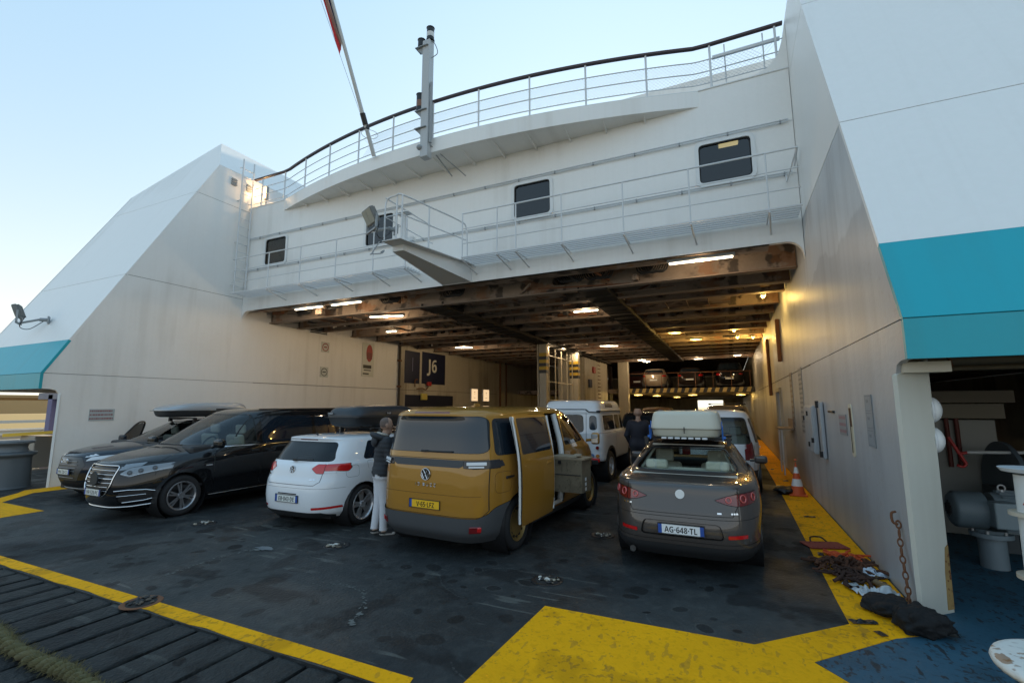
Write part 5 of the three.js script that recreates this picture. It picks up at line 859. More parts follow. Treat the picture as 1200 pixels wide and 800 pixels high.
// ---------------------------------------------------------------- white off-roader
{
  const w = paintOf([.66, .68, .70], 0, .38);
  const c = new Car('white_offroader', 'boxy white off-roader with tall roof ahead of the gold van', 'off-roader', [-3.70, 0, -13.55], R(-2), [
    [.56, -1.95, 1.86, .83, 9, 16], [.62, -1.97, 1.88, .845, 9, 16], [1.14, -1.97, 1.885, .85, 9, 16], [1.24, -1.95, 1.885, .842, 9, 16], [1.275, -.80, 1.88, .825, 9, 16], [1.72, -.55, 1.85, .765, 9, 14], [1.755, -.56, 1.86, .775, 9, 14], [1.80, -.56, 1.86, .785, 9, 14], [1.83, -.54, 1.84, .77, 9, 12], [2.0, -.42, 1.79, .73, 8, 10], [2.065, -.32, 1.70, .66, 6, 8], [2.085, -.1, 1.5, .40, 5, 6], [2.09, 0, 1.3, .01, 4, 4]], w, { sub: 4, nE: 14, nS: 20 });
  c.cut('rear_window', 'rear', rpoly([[-.36, 1.28], [.36, 1.28], [.34, 1.70], [-.34, 1.70]], .09), glassSmoke, -.004, .012); for (const s of [1, -1]) { const q = rpoly([[s * .52, 1.34], [s * .70, 1.34], [s * .68, 1.68], [s * .52, 1.68]], .07); c.cut('quarter_light', 'rear', q, glassDark, -.004, .010); }
  c.cut('roof_trim', 'sides', [[-.6, 1.785], [1.9, 1.785], [1.9, 1.812], [-.6, 1.812]], M.black, .004); c.cut('roof_trim', 'rear', [[-.9, 1.755], [-.5, 1.765], [-.40, 1.83], [.40, 1.83], [.5, 1.765], [.9, 1.755], [.9, 1.78], [.52, 1.79], [.42, 1.855], [-.42, 1.855], [-.52, 1.79], [-.9, 1.78]], M.black, .004);
  c.cut('alpine_light', 'sides', rpoly([[.5, 1.90], [1.25, 1.90], [1.2, 1.99], [.55, 1.99]], .03), glassDark, .002, .008);
  for (const [a, b] of [[.55, 1.55], [-.02, .45], [-.42, -.08]]) c.cut('side_window', 'sides', rpoly([[a, 1.32], [b, 1.32], [b, 1.68], [a, 1.68]], .04), glassDark, -.003, .012);
  c.strip('rear', [[-.43, .66], [-.43, 1.75]], .012); c.strip('rear', [[.43, .66], [.43, 1.75]], .012); c.strip('sides', [[-1.0, 1.25], [1.85, 1.25]], .012); c.strip('sides', [[.5, .6], [.5, 1.75]], .010); c.cut('windscreen', 'front', rpoly([[-.65, 1.32], [.65, 1.32], [.62, 1.68], [-.62, 1.68]], .04), glassSmoke, -.003);
  c.wheels([-1.25, 1.08], .385, .86, .235, rims.spokes(5, .07, mat([.62, .63, .64], .35, .4), .14, .60), .46, [M.black, .07]);
  for (const s of [-1, 1]) { obj('tail_light', [cyl(.045, .045, .04, 16, s * .72, 1.08, 1.90, PI / 2), cyl(.042, .042, .04, 16, s * .72, .90, 1.90, PI / 2)], redDeep, c.t); obj('indicator', cyl(.045, .045, .04, 16, s * .72, .70, 1.90, PI / 2), amberLens, c.t); obj('reversing_light', cyl(.05, .05, .04, 16, s * .58, .70, 1.90, PI / 2), phys([.1, .2, .4], { roughness: .15 }), c.t); obj('bumper_end', rbox(.24, .1, .08, .02, s * .66, .60, 1.92), redLens, c.t); }
  obj('spare_wheel', [cyl(.36, .36, .2, 28, -.05, 1.02, 2.0, PI / 2)], M.rubber, c.t); obj('rear_bumper', rbox(1.5, .12, .1, .02, 0, .55, 1.92), M.black, c.t); c.finish(.5, [-1.8, 1.8], .7);
}
// ---------------------------------------------------------------- white small van ahead of the saloon
{
  const w = paintOf([.66, .70, .74], 0, .3);
  const c = new Car('white_van', 'white leisure van parked ahead of the grey saloon', 'van', [-.32, 0, -13.8], R(0), [[.24, -2.05, 2.12, .82, 3.6, 5], [.40, -2.15, 2.18, .88, 3.6, 5], [.75, -2.18, 2.19, .905, 3.4, 5], [.98, -2.0, 2.17, .90, 3.2, 5], [1.08, -1.4, 2.15, .885, 3, 5], [1.14, -1.15, 2.13, .87, 3, 5], [1.50, -.55, 2.04, .78, 3.4, 5], [1.72, -.15, 1.95, .70, 3.6, 5], [1.80, .1, 1.88, .62, 4, 5], [1.84, .4, 1.7, .40, 4, 4], [1.85, .7, 1.3, .01, 4, 4]], w, { sub: 4, nE: 14, nS: 20 });
  c.cut('rear_window', 'rear', rpoly([[-.70, 1.10], [.70, 1.10], [.60, 1.66], [-.60, 1.66]], .08), phys([.45, .55, .55], { roughness: .02, transmission: 1, thickness: 0 }), -.004, .012); c.cut('windscreen', 'front', rpoly([[-.75, 1.17], [.75, 1.17], [.62, 1.70], [-.62, 1.70]], .06), glassTint, -.003);
  for (const [a, b] of [[-.7, .2], [.27, 1.2], [1.27, 1.85]]) c.cut('side_window', 'sides', rpoly([[a, 1.12], [b, 1.12], [b - .05, 1.64], [Math.max(a, -.25), 1.64]], .05), glassDark, -.003, .008);
  for (const s of [1, -1]) { c.cut('tail_light', s > 0 ? 'right' : 'left', rpoly([[1.95, .75], [2.3, .75], [2.3, 1.25], [2.0, 1.25]], .03), redDeep, .004, .006); obj('door_handle', rbox(.03, .05, .16, .012, s * .9, .98, 1.2), w, c.t); }
  c.strip('rear', [[-.76, 1.06], [-.74, .5], [.74, .5], [.76, 1.06]], .008); c.cut('bumper', 'rear', [[-1, .1], [1, .1], [1, .52], [-1, .52]], M.plastic, .004);
  seats(c.t, .9, [-.4, .4], M.seatcream, .62, .6); obj('cabin_floor', box(1.6, .05, 3.6, 0, .45, 0), M.plastic, c.t); c.wheels([-1.35, 1.35], .32, .885, .2, rims.steel(M.steel), .37); c.finish(.22, [-2, 2], .78);
}
// ---------------------------------------------------------------- further cars in the lanes and on the mezzanine
function farCar(name, label, cat, pos, turn, paint, o = {}) {
  const H = o.H ?? 1.5, c = new Car(name, label, cat, pos, turn, suvKeys(H, o.L ?? 4.4, .9), paint, { sub: 3, nE: 8, nS: 12, group: 'cars further inside the garage' }), v = H / 1.63;
  c.cut('rear_window', 'rear', rpoly([[-.66, 1.17 * v], [.66, 1.17 * v], [.55, 1.5 * v], [-.55, 1.5 * v]], .05), glassDark, 0, .01); c.cut('windscreen', 'front', rpoly([[-.7, 1.2 * v], [.7, 1.2 * v], [.56, 1.5 * v], [-.56, 1.5 * v]], .05), glassDark, 0, .01);
  c.cut('side_window', 'sides', rpoly([[-.8, 1.17 * v], [.2, 1.17 * v], [.2, 1.5 * v], [-.3, 1.5 * v]], .03), glassDark, 0, .008); c.cut('side_window', 'sides', rpoly([[.27, 1.17 * v], [1.5, 1.19 * v], [1.1, 1.48 * v], [.27, 1.5 * v]], .03), glassDark, 0, .008);
  for (const s of [1, -1]) { c.cut('tail_light', 'rear', [[s * .55, .85], [s * 1, .86], [s * 1, .98], [s * .6, .97]], o.lit ? mat([.6, .02, .01], .3, 0, { emissive: rgb(1, .05, .02), emissiveIntensity: .8 }) : redLens, .004); c.cut('headlight', 'front', [[s * .5, .78], [s * 1, .84], [s * 1, .95], [s * .55, .9]], clearLens, .002); }
  c.wheels([-1.35, 1.35], .34, .88, .21, rims.spokes(5, .06, M.steel), .39); c.plate(0, .62, 2.30 * (o.L ?? 4.4) / 4.58, .5, .11, o.plate ?? M.paint);
  if (o.rails) obj('roof_rail', [rod([-.6, H + .02, -.2], [-.6, H + .02, 1.6], .02), rod([.6, H + .02, -.2], [.6, H + .02, 1.6], .02), ...[.1, 1.1].map(z => rbox(1.25, .03, .07, .01, 0, H + .05, z))], M.black, c.t);
  return c.finish(.2, [-2, 2], .75);
}
farCar('dark_wagon', 'black wagon with roof bars ahead of the white hatchback', 'wagon', [-6.9, 0, -13.6], 0, paintOf([.012, .013, .014], .2), { H: 1.78, rails: 1 });
farCar('red_wagon', 'dark red wagon two places ahead of the white hatchback', 'wagon', [-6.8, 0, -18.4], 0, paintOf([.07, .012, .012], .2), { H: 1.80, rails: 1 });
farCar('dark_hatchback', 'black hatchback in front of the white off-roader', 'hatchback', [-2.75, 0, -18.2], 0, paintOf([.01, .011, .014], .2), { H: 1.72 });
farCar('brown_wagon', 'dull brown wagon deep in the garage lane below the mezzanine', 'wagon', [-3.3, 0, -25.5], 0, paintOf([.13, .09, .07], .1), { H: 1.85 });
farCar('beige_van', 'dull beige tall car ahead of the white leisure van', 'van', [-.1, 0, -20.3], 0, paintOf([.22, .17, .11], .1), { H: 1.95, rails: 1 });
farCar('silver_estate', 'dark wagon close along the left garage wall', 'wagon', [-12.6, 0, -14.2], 0, paintOf([.02, .022, .025], .2), { H: 1.5 });
farCar('mezzanine_suv', 'black SUV with white plate at the mezzanine edge', 'SUV', [.1, 3.09, -36.4], 0, paintOf([.006, .006, .007], .1), { H: 1.75, plate: M.paint });
farCar('mezzanine_hatchback', 'brown hatchback at the mezzanine edge', 'hatchback', [-2.4, 3.09, -36.6], 0, paintOf([.018, .012, .010], .1), { H: 1.5 });
farCar('mezzanine_estate', 'beige estate car at the mezzanine edge', 'estate car', [-4.8, 3.09, -36.4], 0, paintOf([.30, .25, .19], .1), { H: 1.45 });
farCar('mezzanine_coupe', 'dark car with lit red tail lights on the mezzanine', 'car', [-6.3, 3.09, -38.4], 0, paintOf([.03, .01, .01], .1), { H: 1.45, lit: 1 });
// ---------------------------------------------------------------- signs on the left-hand garage wall
function wallSign(name, label, cat, z, y, w, h, draw, side = -1, group) { // side -1: left wall (faces +x), 1: right wall (faces -x)
  const t = thing(name, label, cat, [side < 0 ? XL + .006 : XR - .006, y, z], side < 0 ? PI / 2 : -PI / 2, group);
  obj('sign_plate', box(w, h, .008), M.grey, t); const g = new THREE.PlaneGeometry(w - .004, h - .004); g.translate(0, 0, .0065); obj('print', g, print(256, Math.round(256 * h / w), draw), t); return t;
}
{
  wallSign('lane_sign', 'large navy panel lettered J6 on the left garage wall', 'sign', -22.05, 4.0, 2.3, 1.75, (x, w, h) => { x.fillStyle = '#141b38'; x.fillRect(0, 0, w, h); x.fillStyle = '#d4d2c4'; x.font = 'bold 112px sans-serif'; x.textAlign = 'center'; x.textBaseline = 'middle'; x.fillText('J6', w * .44, h * .42); });
  wallSign('lane_sign', 'narrow navy panel with a white stroke beside the J6 panel', 'sign', -20.05, 3.95, 1.3, 1.7, (x, w, h) => { x.fillStyle = '#141b38'; x.fillRect(0, 0, w, h); x.fillStyle = '#6d7290'; x.fillRect(w * .5, h * .2, 10, h * .42); });
  wallSign('lane_sign', 'long navy panel low on the wall below the J6 panel', 'sign', -21.8, 2.2, 4.6, .62, (x, w, h) => { x.fillStyle = '#111730'; x.fillRect(0, 0, w, h); });
  wallSign('fire_poster', 'white poster with a red cylinder on the left garage wall', 'poster', -16.7, 4.05, .78, 1.55, (x, w, h) => { x.fillStyle = '#cfd0c6'; x.fillRect(0, 0, w, h); x.fillStyle = '#a3281d'; x.beginPath(); x.ellipse(w * .6, h * .30, w * .27, h * .26, 0, 0, 7); x.fill(); x.fillStyle = '#7d1d16'; x.fillRect(w * .36, h * .28, w * .48, h * .2); x.fillStyle = '#2b2723'; x.fillRect(w * .1, h * .66, w * .7, h * .1); x.fillRect(w * .16, h * .80, w * .6, h * .03); x.fillRect(w * .1, h * .9, w * .5, h * .04); });
  wallSign('round_notice', 'round red-ringed notice high on the left garage wall', 'notice', -14.15, 4.35, .42, .42, (x, w, h) => { x.fillStyle = '#bfc3bd'; x.fillRect(0, 0, w, h); x.strokeStyle = '#8c2f25'; x.lineWidth = 22; x.beginPath(); x.arc(w / 2, h / 2, w * .36, 0, 7); x.stroke(); x.fillStyle = '#8c2f25'; x.fillRect(w * .3, h * .44, w * .4, h * .12); });
  wallSign('round_notice', 'round black-ringed notice low on the left garage wall', 'notice', -14.15, 3.32, .42, .42, (x, w, h) => { x.fillStyle = '#bfc3bd'; x.fillRect(0, 0, w, h); x.strokeStyle = '#33322f'; x.lineWidth = 18; x.beginPath(); x.arc(w / 2, h / 2, w * .36, 0, 7); x.stroke(); x.fillStyle = '#33322f'; x.fillRect(w * .28, h * .45, w * .44, h * .1); });
  const lines = (x, w, h, n, c, bg) => { x.fillStyle = bg; x.fillRect(0, 0, w, h); x.fillStyle = c; for (let i = 0; i < n; i++) { const y = h * (i + .25) / n; let p = 4; while (p < w - 20) { const k = 8 + ((i * 37 + p * 13) % 17); x.fillRect(p, y, k, h / n * .45); p += k + 6; } } };
  wallSign('warning_text', 'small faded lines of red print behind the silver roof box', 'notice', -6.75, 1.72, .55, .30, (x, w, h) => lines(x, w, h, 3, '#8a5a5c', '#aab4b6'));
  wallSign('warning_text', 'three red lines of print next to the rusty slot', 'notice', -8.45, 1.66, .48, .30, (x, w, h) => lines(x, w, h, 3, '#9a6a72', '#94989b'), 1);
  wallSign('instruction_sheet', 'tall sheet of small grey print on the right garage wall', 'notice', -12.6, 2.05, .55, 1.5, (x, w, h) => lines(x, w, h, 14, '#5c6064', '#94979a'), 1); wallSign('instruction_sheet', 'tall faded brown print sheet near the wall doorway', 'notice', -14.4, 2.1, .5, 1.4, (x, w, h) => lines(x, w, h, 10, '#6b5145', '#86847e'), 1);
  const v = thing('wall_vent', 'dark slotted vent high on the left garage wall', 'vent', [XL + .01, 5.0, -13.75], PI / 2); obj('frame', box(.95, .34, .03), M.paint, v); for (let k = 0; k < 4; k++) obj('slat', box(.86, .05, .03, 0, -.11 + k * .072, .012), M.dark, v);
  const p = thing('drain_pipe', 'dark rusty drain pipe running down the left garage wall', 'pipe', [XL + .07, 0, -18.92]); obj('pipe', rod([0, 0, 0], [0, 5.4, 0], .06, 8), mat([.05, .04, .03], .7), p); for (const y of [1.6, 2.9, 4.2]) obj('clamp', box(.14, .08, .2, 0, y, 0), M.rust, p);
  const p2 = thing('drain_pipe', 'thin rusty pipe beyond the J6 panel on the wall', 'pipe', [XL + .07, 0, -30.4]); obj('pipe', [rod([0, 0, 0], [0, 5.4, 0], .07, 8), rod([0, 0, -1], [0, 5.4, -1], .05, 8)], M.rust, p2);
  const hy = thing('hydrant', 'small red valve wheel on pipework under the J6 panel', 'valve', [XL + .1, 3.02, -21.2], PI / 2); obj('pipework', [tube([[-1, -.1, 0], [-1, .25, 0], [-.8, .3, 0]], .03, 16, 6), tube([[-.9, -.2, .05], [-.4, -.16, .05], [-.1, -.22, .05], [.15, -.05, .05]], .03, 24, 6)], M.rust, hy); obj('valve_wheel', rbox(.34, .22, .12, .04, .2, .1, .06), M.red, hy);
  for (const [z, l] of [[-26.6, 'lit square notice lamp left of its twin above the dark wagon'], [-28.2, 'lit square notice lamp next to the thin rusty pipe']]) { const s = thing('lit_sign', l, 'lit sign', [XL + .06, 2.62, z], PI / 2, 'pair of lit square signs'); obj('sign_box', box(.86, .82, .08), M.paint, s); const g = new THREE.PlaneGeometry(.8, .76); g.translate(0, 0, .045); const m = print(128, 128, (x, w, h) => { x.fillStyle = '#f0dcc0'; x.fillRect(0, 0, w, h); x.fillStyle = '#8a7a66'; x.fillRect(48, 30, 30, 8); x.fillRect(54, 50, 20, 6); x.fillRect(40, 92, 44, 5); }); m.emissive = rgb(1, .86, .66); m.emissiveMap = m.map; m.emissiveIntensity = .6; obj('sign_face', g, m, s); }
  const yb = tag(obj('yellow_box', rbox(.12, .34, .5, .03, XL + .12, 2.42, -21.0), mat([.6, .48, .10], .5)), 'small yellow box on the low navy panel', 'box');
}
// ---------------------------------------------------------------- right-hand wing wall fittings
{
  const slot = thing('mooring_slot', 'rusty recessed vertical slot in the right wing wall', 'wall slot', [XR - .004, 1.60, -7.93], -PI / 2);
  obj('slot_rim', slab(rrect(-.10, .10, -.36, .36, .07).map(([a, b]) => [a, b, .004]), .02, [rrect(-.062, .062, -.31, .31, .05).map(([a, b]) => [a, b, .004])]), mat([.62, .58, .45], .6), slot); obj('slot_back', box(.13, .64, .004, 0, 0, .0), mat([.50, .45, .32], .7), slot); obj('rust_patch', [box(.12, .17, .006, 0, .22, .003), box(.07, .10, .006, .02, .10, .003)], mat([.11, .05, .022], .9), slot); obj('black_rubber', box(.02, .5, .006, -.045, -.06, .004), M.dark, slot);
  const cab = thing('junction_cabinet', 'pale grey cabinet with black clasps on the right wall', 'cabinet', [XR - .06, 1.48, -11.1], -PI / 2); obj('cabinet_box', rbox(1.0, .92, .08, .02), mat([.34, .36, .38], .5), cab); obj('cabinet_door', rbox(.46, .86, .02, .008, .24, 0, .045), mat([.37, .39, .41], .5), cab); obj('cabinet_door', rbox(.46, .86, .02, .008, -.24, 0, .045), mat([.36, .38, .40], .5), cab); for (const [a, b] of [[.02, .3], [.02, -.3], [-.46, .2], [.45, -.2]]) obj('clasp', box(.05, .09, .04, a, b, .06), M.black, cab);
  const c2 = thing('cable_duct', 'narrow grey cable duct beside the junction cabinet', 'duct', [XR - .04, 1.5, -10.05], -PI / 2); obj('duct', rbox(.26, 1.0, .06, .02), mat([.36, .38, .40], .5), c2); obj('black_grip', box(.05, .12, .05, -.02, .46, .05), M.black, c2); obj('black_grip', box(.05, .1, .05, .06, -.42, .05), M.black, c2);
  tag(obj('wall_bracket', rbox(.03, .035, .42, .01, XR - .02, 1.84, -9.2), M.black), 'short black bar fixed flat on the right wing wall', 'bracket');
  const fr = wallSign('stencil_panel', 'tall faint outlined panel beside the wing end post', 'panel', -6.93, 1.76, .30, .62, (x, w, h) => { x.fillStyle = '#8d959c'; x.fillRect(0, 0, w, h); x.strokeStyle = '#6d7378'; x.lineWidth = 6; for (let i = 0; i < 3; i++) { x.strokeRect(20, 12 + i * h / 3, w - 50, h / 3 - 26); x.fillStyle = '#777d82'; x.fillRect(60, 50 + i * h / 3, 90, 30); } }, 1);
  const shelf = thing('fold_shelf', 'small wooden wall shelf on a steel frame by the doorway', 'shelf', [XR - .2, 1.32, -14.9]); obj('board', box(.34, .04, 1.1), mat([.26, .19, .13], .7), shelf); obj('backboard', box(.03, .24, 1.1, .17, .14, 0), mat([.24, .17, .12], .7), shelf); obj('frame', [rod([-.1, 0, .4], [-.1, -1.2, .4], .02), rod([-.1, 0, -.4], [-.1, -1.2, -.4], .02), rod([-.1, -.02, -.4], [-.1, -.02, .4], .02)], M.rail, shelf);
  const dr = thing('wall_doorway', 'dark blue open doorway in the right garage wall', 'doorway', [XR - .02, 0, -17.9], -PI / 2); obj('door_leaf', box(.05, 2.2, .9, -.60, 1.25, -.55), M.navy, dr); obj('frame', slab([[-.75, 0], [.75, 0], [.75, 2.5], [-.75, 2.5]].map(([a, b]) => [a, b, .04]), .06, [[[-.64, .1], [.64, .1], [.64, 2.38], [-.64, 2.38]].map(([a, b]) => [a, b, .04])]), M.cream, dr);
  for (const [z, y, h] of [[-20.5, 3.4, 2.2], [-16.2, 3.9, 1.3]]) tag(obj('wall_duct', [rbox(.10, h, .22, .02, XR - .06, y, z)], M.rust), h > 2 ? 'long rusty duct on the right wall beyond the doorway' : 'short rusty duct on the right wall above the doorway', 'duct');
  // chain hung on the wing wall
  const ch = thing('chain', 'rusty iron chain hanging by the wing end post', 'chain', [XR - .03, 0, 0]); const C = new THREE.CatmullRomCurve3([V(0, .74, -6.16), V(-.02, .5, -6.07), V(-.03, .30, -5.98), V(-.04, .12, -5.92), V(-.08, .03, -5.86)]);
  for (let i = 0; i < 13; i++) { const g = new THREE.TorusGeometry(.026, .0085, 6, 14); g.scale(.8, 1.35, 1); g.rotateY(i % 2 ? PI / 2 : 0); const q = new THREE.Quaternion().setFromUnitVectors(V(0, 1, 0), C.getTangent(i / 12).negate()); g.applyQuaternion(q); const p = C.getPoint(i / 12); g.translate(p.x, p.y, p.z); obj('chain_link', g, M.rust, ch); }
  obj('hook', tube([[0, .86, -6.2], [-.04, .84, -6.19], [-.04, .76, -6.17], [0, .74, -6.16]], .012, 16, 6), M.rust, ch);
  for (const [y, z, l] of [[1.90, -6.08, 'white domed bell box higher on the end post'], [1.60, -6.10, 'white domed lamp lower on the end post']]) { const g = thing('post_dome', l, 'dome fitting', [XR + .30, y, z], 0, 'white domes on the end post'); obj('dome', [ball(.13, .01, 0, 0, .7, 1, 1, 20)], M.paint, g); obj('rim', new THREE.TorusGeometry(.13, .012, 6, 24).rotateY(PI / 2), M.rail, g); }
}
// ---------------------------------------------------------------- things lying along the yellow strip
{
  const cone = thing('traffic_cone', 'orange traffic cone with two white bands by the right wall', 'traffic cone', [1.23, .008, -12.1]);
  obj('base', rbox(.34, .035, .34, .012, 0, .018, 0), M.orange, cone); const at = (a, b, r0, r1) => { const g = lathe([[r0, a], [r1, b]], 28); return g; }; const rad = y => .145 - (y - .035) * .148 / .71;
  for (const [a, b, m] of [[.035, .2, M.orange], [.2, .35, mat([.74, .74, .72], .5)], [.35, .47, M.orange], [.47, .6, mat([.74, .74, .72], .5)], [.6, .745, M.orange]]) obj('band', at(a, b, rad(a), rad(b)), m, cone); obj('tip', cyl(.02, .03, .03, 16, 0, .755, 0), M.orange, cone);
  const bag = tag(obj('black_bag', (() => { const g = new THREE.SphereGeometry(.2, 24, 14); const p = g.attributes.position; for (let i = 0; i < p.count; i++) { const x = p.getX(i), y = p.getY(i), z = p.getZ(i), k = 1 + .25 * Math.sin(x * 31 + z * 17) * Math.sin(z * 23 + y * 19); p.setXYZ(i, x * k * 1.1, Math.max(y * k * .42, -.075), z * k); } g.computeVertexNormals(); g.translate(1.02, .085, -12.2); return g; })(), M.black), 'crumpled black bag next to the traffic cone', 'bag');
  // red perforated mat
  const mt = thing('red_mat', 'small red studded rubber mat on the yellow strip', 'mat', [1.08, .012, -8.0], .35); obj('mat', (() => { const o = rrect(-.26, .26, -.16, .16, .03), h = []; for (let i = 0; i < 7; i++) for (let j = 0; j < 2; j++) h.push(circle(-.21 + i * .07, -.11 + j * .22, .012, 8)); return slab(o.map(([a, b]) => [a, .012, -b]), .012, h.map(q => q.map(([a, b]) => [a, .012, -b]))); })(), mat([.22, .03, .03], .7), mt); obj('handle', tube([[-.1, .01, -.16], [-.05, .05, -.24], [.08, .05, -.24], [.12, .01, -.16]], .012, 16, 6), M.black, mt);
  const scrap = (name, label, cat, x, z, r, n, m, h = .07, ct = 1) => { const t = thing(name, label, cat, [x, .01, z]); for (let i = 0; i < n; i++) { const a = rr(0, 6.28), q = Math.sqrt(rnd()) * r, pts = []; let px = q * Math.cos(a), pz = q * Math.sin(a) * 1.2, an = rr(0, 6.28); for (let k = 0; k < 5; k++) { pts.push([px, .012 + rr(0, h) * (1 - q / r * .7), pz]); an += rr(-1.2, 1.2); px += .06 * Math.cos(an); pz += .06 * Math.sin(an); } obj('strand', tube(pts, rr(.010, .020), 12, 6), Array.isArray(m) ? m[i % m.length] : m, t); } return t; };
  scrap('rope_heap', 'heap of dark brown frayed rope against the right wall', 'rope', 1.16, -7.05, .24, 64, [mat([.085, .034, .018], .95), mat([.055, .024, .014], .95), mat([.11, .045, .022], .95)], .12); scrap('rope_heap', 'smaller dark brown rope coil nearer the plastic scraps', 'rope', 1.14, -6.62, .17, 34, [mat([.055, .026, .018], .95), mat([.04, .02, .015], .95)], .10);
  scrap('orange_line', 'tangle of thin orange line beyond the rope heap', 'line', 1.28, -7.5, .11, 16, mat([.62, .09, .02], .8), .05);
  const film = (name, label, x, z, sx, sz, h, c, o = {}) => { const g = new THREE.PlaneGeometry(sx, sz, 22, 22); const p = g.attributes.position; for (let i = 0; i < p.count; i++) { const a = p.getX(i), b = p.getY(i), r = Math.hypot(a / sx, b / sz) * 2, f = vn(a * 23 + x * 9 + 50, b * 23 + z * 7 + 50, 255, 255, 0) + .5 * vn(a * 51 + 80, b * 51 + 90, 255, 255, 1); p.setXYZ(i, a * (1 + .12 * f), Math.max(.004, h * (f - .35) * (1 - .6 * r)), b * (1 + .12 * f)); } g.computeVertexNormals(); g.rotateY(rr(0, 3)); g.translate(x, .008, z); return tag(obj(name, g, phys(c, { roughness: .35, side: THREE.DoubleSide })), label, o.cat ?? 'plastic'); };
  film('plastic_sheet', 'crumpled pale plastic sheet against the wall past the rope', 1.37, -6.85, .20, .26, .14, [.55, .62, .70]); film('plastic_sheet', 'scrunched white and grey plastic wrap beside the black bags', 1.26, -6.2, .26, .34, .16, [.50, .54, .56]); film('plastic_sheet', 'small torn clear plastic strip by the rope coil', 1.10, -6.4, .16, .14, .10, [.42, .44, .44]);
  tag(obj('plastic_bottle', [rod([1.40, .05, -6.36], [1.30, .05, -6.55], .032, 12), rod([1.30, .05, -6.55], [1.27, .05, -6.60], .03, 12, .012)], phys([.35, .26, .15], { roughness: .15, transmission: .5, thickness: 0 })), 'crushed brown plastic bottle lying by the wall', 'bottle');
  const bag2 = (label, x, z, sx, sy, sz, ph) => { const g = new THREE.SphereGeometry(.2, 64, 40), p = g.attributes.position; for (let i = 0; i < p.count; i++) { const a = p.getX(i), b = p.getY(i), c = p.getZ(i), k = .8 + .55 * vn((a + ph) * 14 + 40, (b + c) * 14 + 40, 255, 255, 0) * vn((c + ph) * 19 + 60, (a - b) * 19 + 60, 255, 255, 1) + .16 * Math.abs(vn((a + c) * 40 + 90, (b - c) * 40 + 90, 255, 255, 2) - .5); p.setXYZ(i, a * k * sx, Math.max(b * k * sy, -.2 * sy * .55), c * k * sz); } g.computeVertexNormals(); g.translate(x, .2 * sy * .55 + .008, z); return tag(obj('rubber_bag', g, mat([.004, .004, .0045], .85)), label, 'bag'); };
  bag2('limp dark grey rubber sheet bundle beside the plastic wrap', 1.24, -5.80, 1.0, .46, 1.15, 0); bag2('black rubber bag slumped at the foot of the end post', 1.40, -5.42, 1.05, .7, 1.0, 2);
  film('dark_scrap', 'dark curled scrap strip on the yellow paint', .98, -5.42, .20, .08, .05, [.012, .012, .012], { cat: 'scrap' }); film('dark_scrap', 'small black scrap on the yellow paint near the blue edge', 1.06, -5.22, .09, .06, .03, [.012, .012, .012], { cat: 'scrap' }); film('dark_scrap', 'black shred beside the red mat', .97, -7.55, .14, .06, .04, [.015, .012, .01], { cat: 'scrap' });
  film('red_scrap', 'tiny red scrap between the two dark bundles', 1.38, -5.72, .08, .08, .05, [.35, .02, .05], { cat: 'scrap' });
  for (const [x, z, l] of [[1.15, -9.9, 'nearest the red mat'], [1.2, -14.2, 'beyond the cone'], [1.05, -16.5, 'by the doorway']]) film('dark_scrap', 'dark rubber shred on the yellow strip, ' + l, x, z, .16, .1, .04, [.02, .018, .015], { cat: 'scrap' });
}
// ---------------------------------------------------------------- deck lashing pots choked with rubbish
{
  const pots = [[-1.98, -5.2, 'in front of the grey saloon and gold van'], [-5.13, -5.2, 'between the white hatchback and gold van'], [-8.09, -5.2, 'beside the black minivan wheel'], [-1.86, -7.27, 'between the gold van and grey saloon'], [-5.46, -2.95, 'in the gap of the yellow hinge line']];
  pots.forEach(([x, z, l], q) => {
    const t = thing('lashing_pot', 'rubbish-filled lashing pot ' + l, 'deck socket', [x, .004, z], 0, 'lashing pots in the deck'); obj('rim', lathe([[.13, 0], [.155, .006], [.175, .004], [.18, 0]], 28), q === 4 ? M.rust : M.black, t); obj('bowl', lathe([[.001, .001], [.13, .001]], 24), mat([.02, .018, .016], .9), t);
    for (let i = 0; i < 22; i++) { const a = rr(0, 6.28), d = rr(0, .13), g = new THREE.IcosahedronGeometry(rr(.012, .034), 0); g.scale(1, .5, rr(.5, 1.4)); g.rotateY(rr(0, 3)); g.translate(d * Math.cos(a), .014, d * Math.sin(a)); obj('rubbish', g, [mat([.55, .53, .48], .8), mat([.30, .26, .2], .9), M.dark, mat([.10, .08, .06], .9)][q === 4 ? 2 + i % 2 : i % 4], t); }
  });
  // flattened plastic scrap on the deck
  const g = new THREE.CircleGeometry(.15, 14); g.rotateX(-PI / 2); { const p = g.attributes.position; for (let i = 0; i < p.count; i++) p.setXYZ(i, p.getX(i) * (1 + .3 * Math.sin(i * 2.3)), .010, p.getZ(i) * .45 * (1 + .2 * Math.sin(i * 1.7))); } g.translate(-5.92, 0, -4.68); tag(obj('flat_plastic', g, mat([.13, .15, .16], .4)), 'flattened grey plastic scrap on the open deck', 'plastic');
}
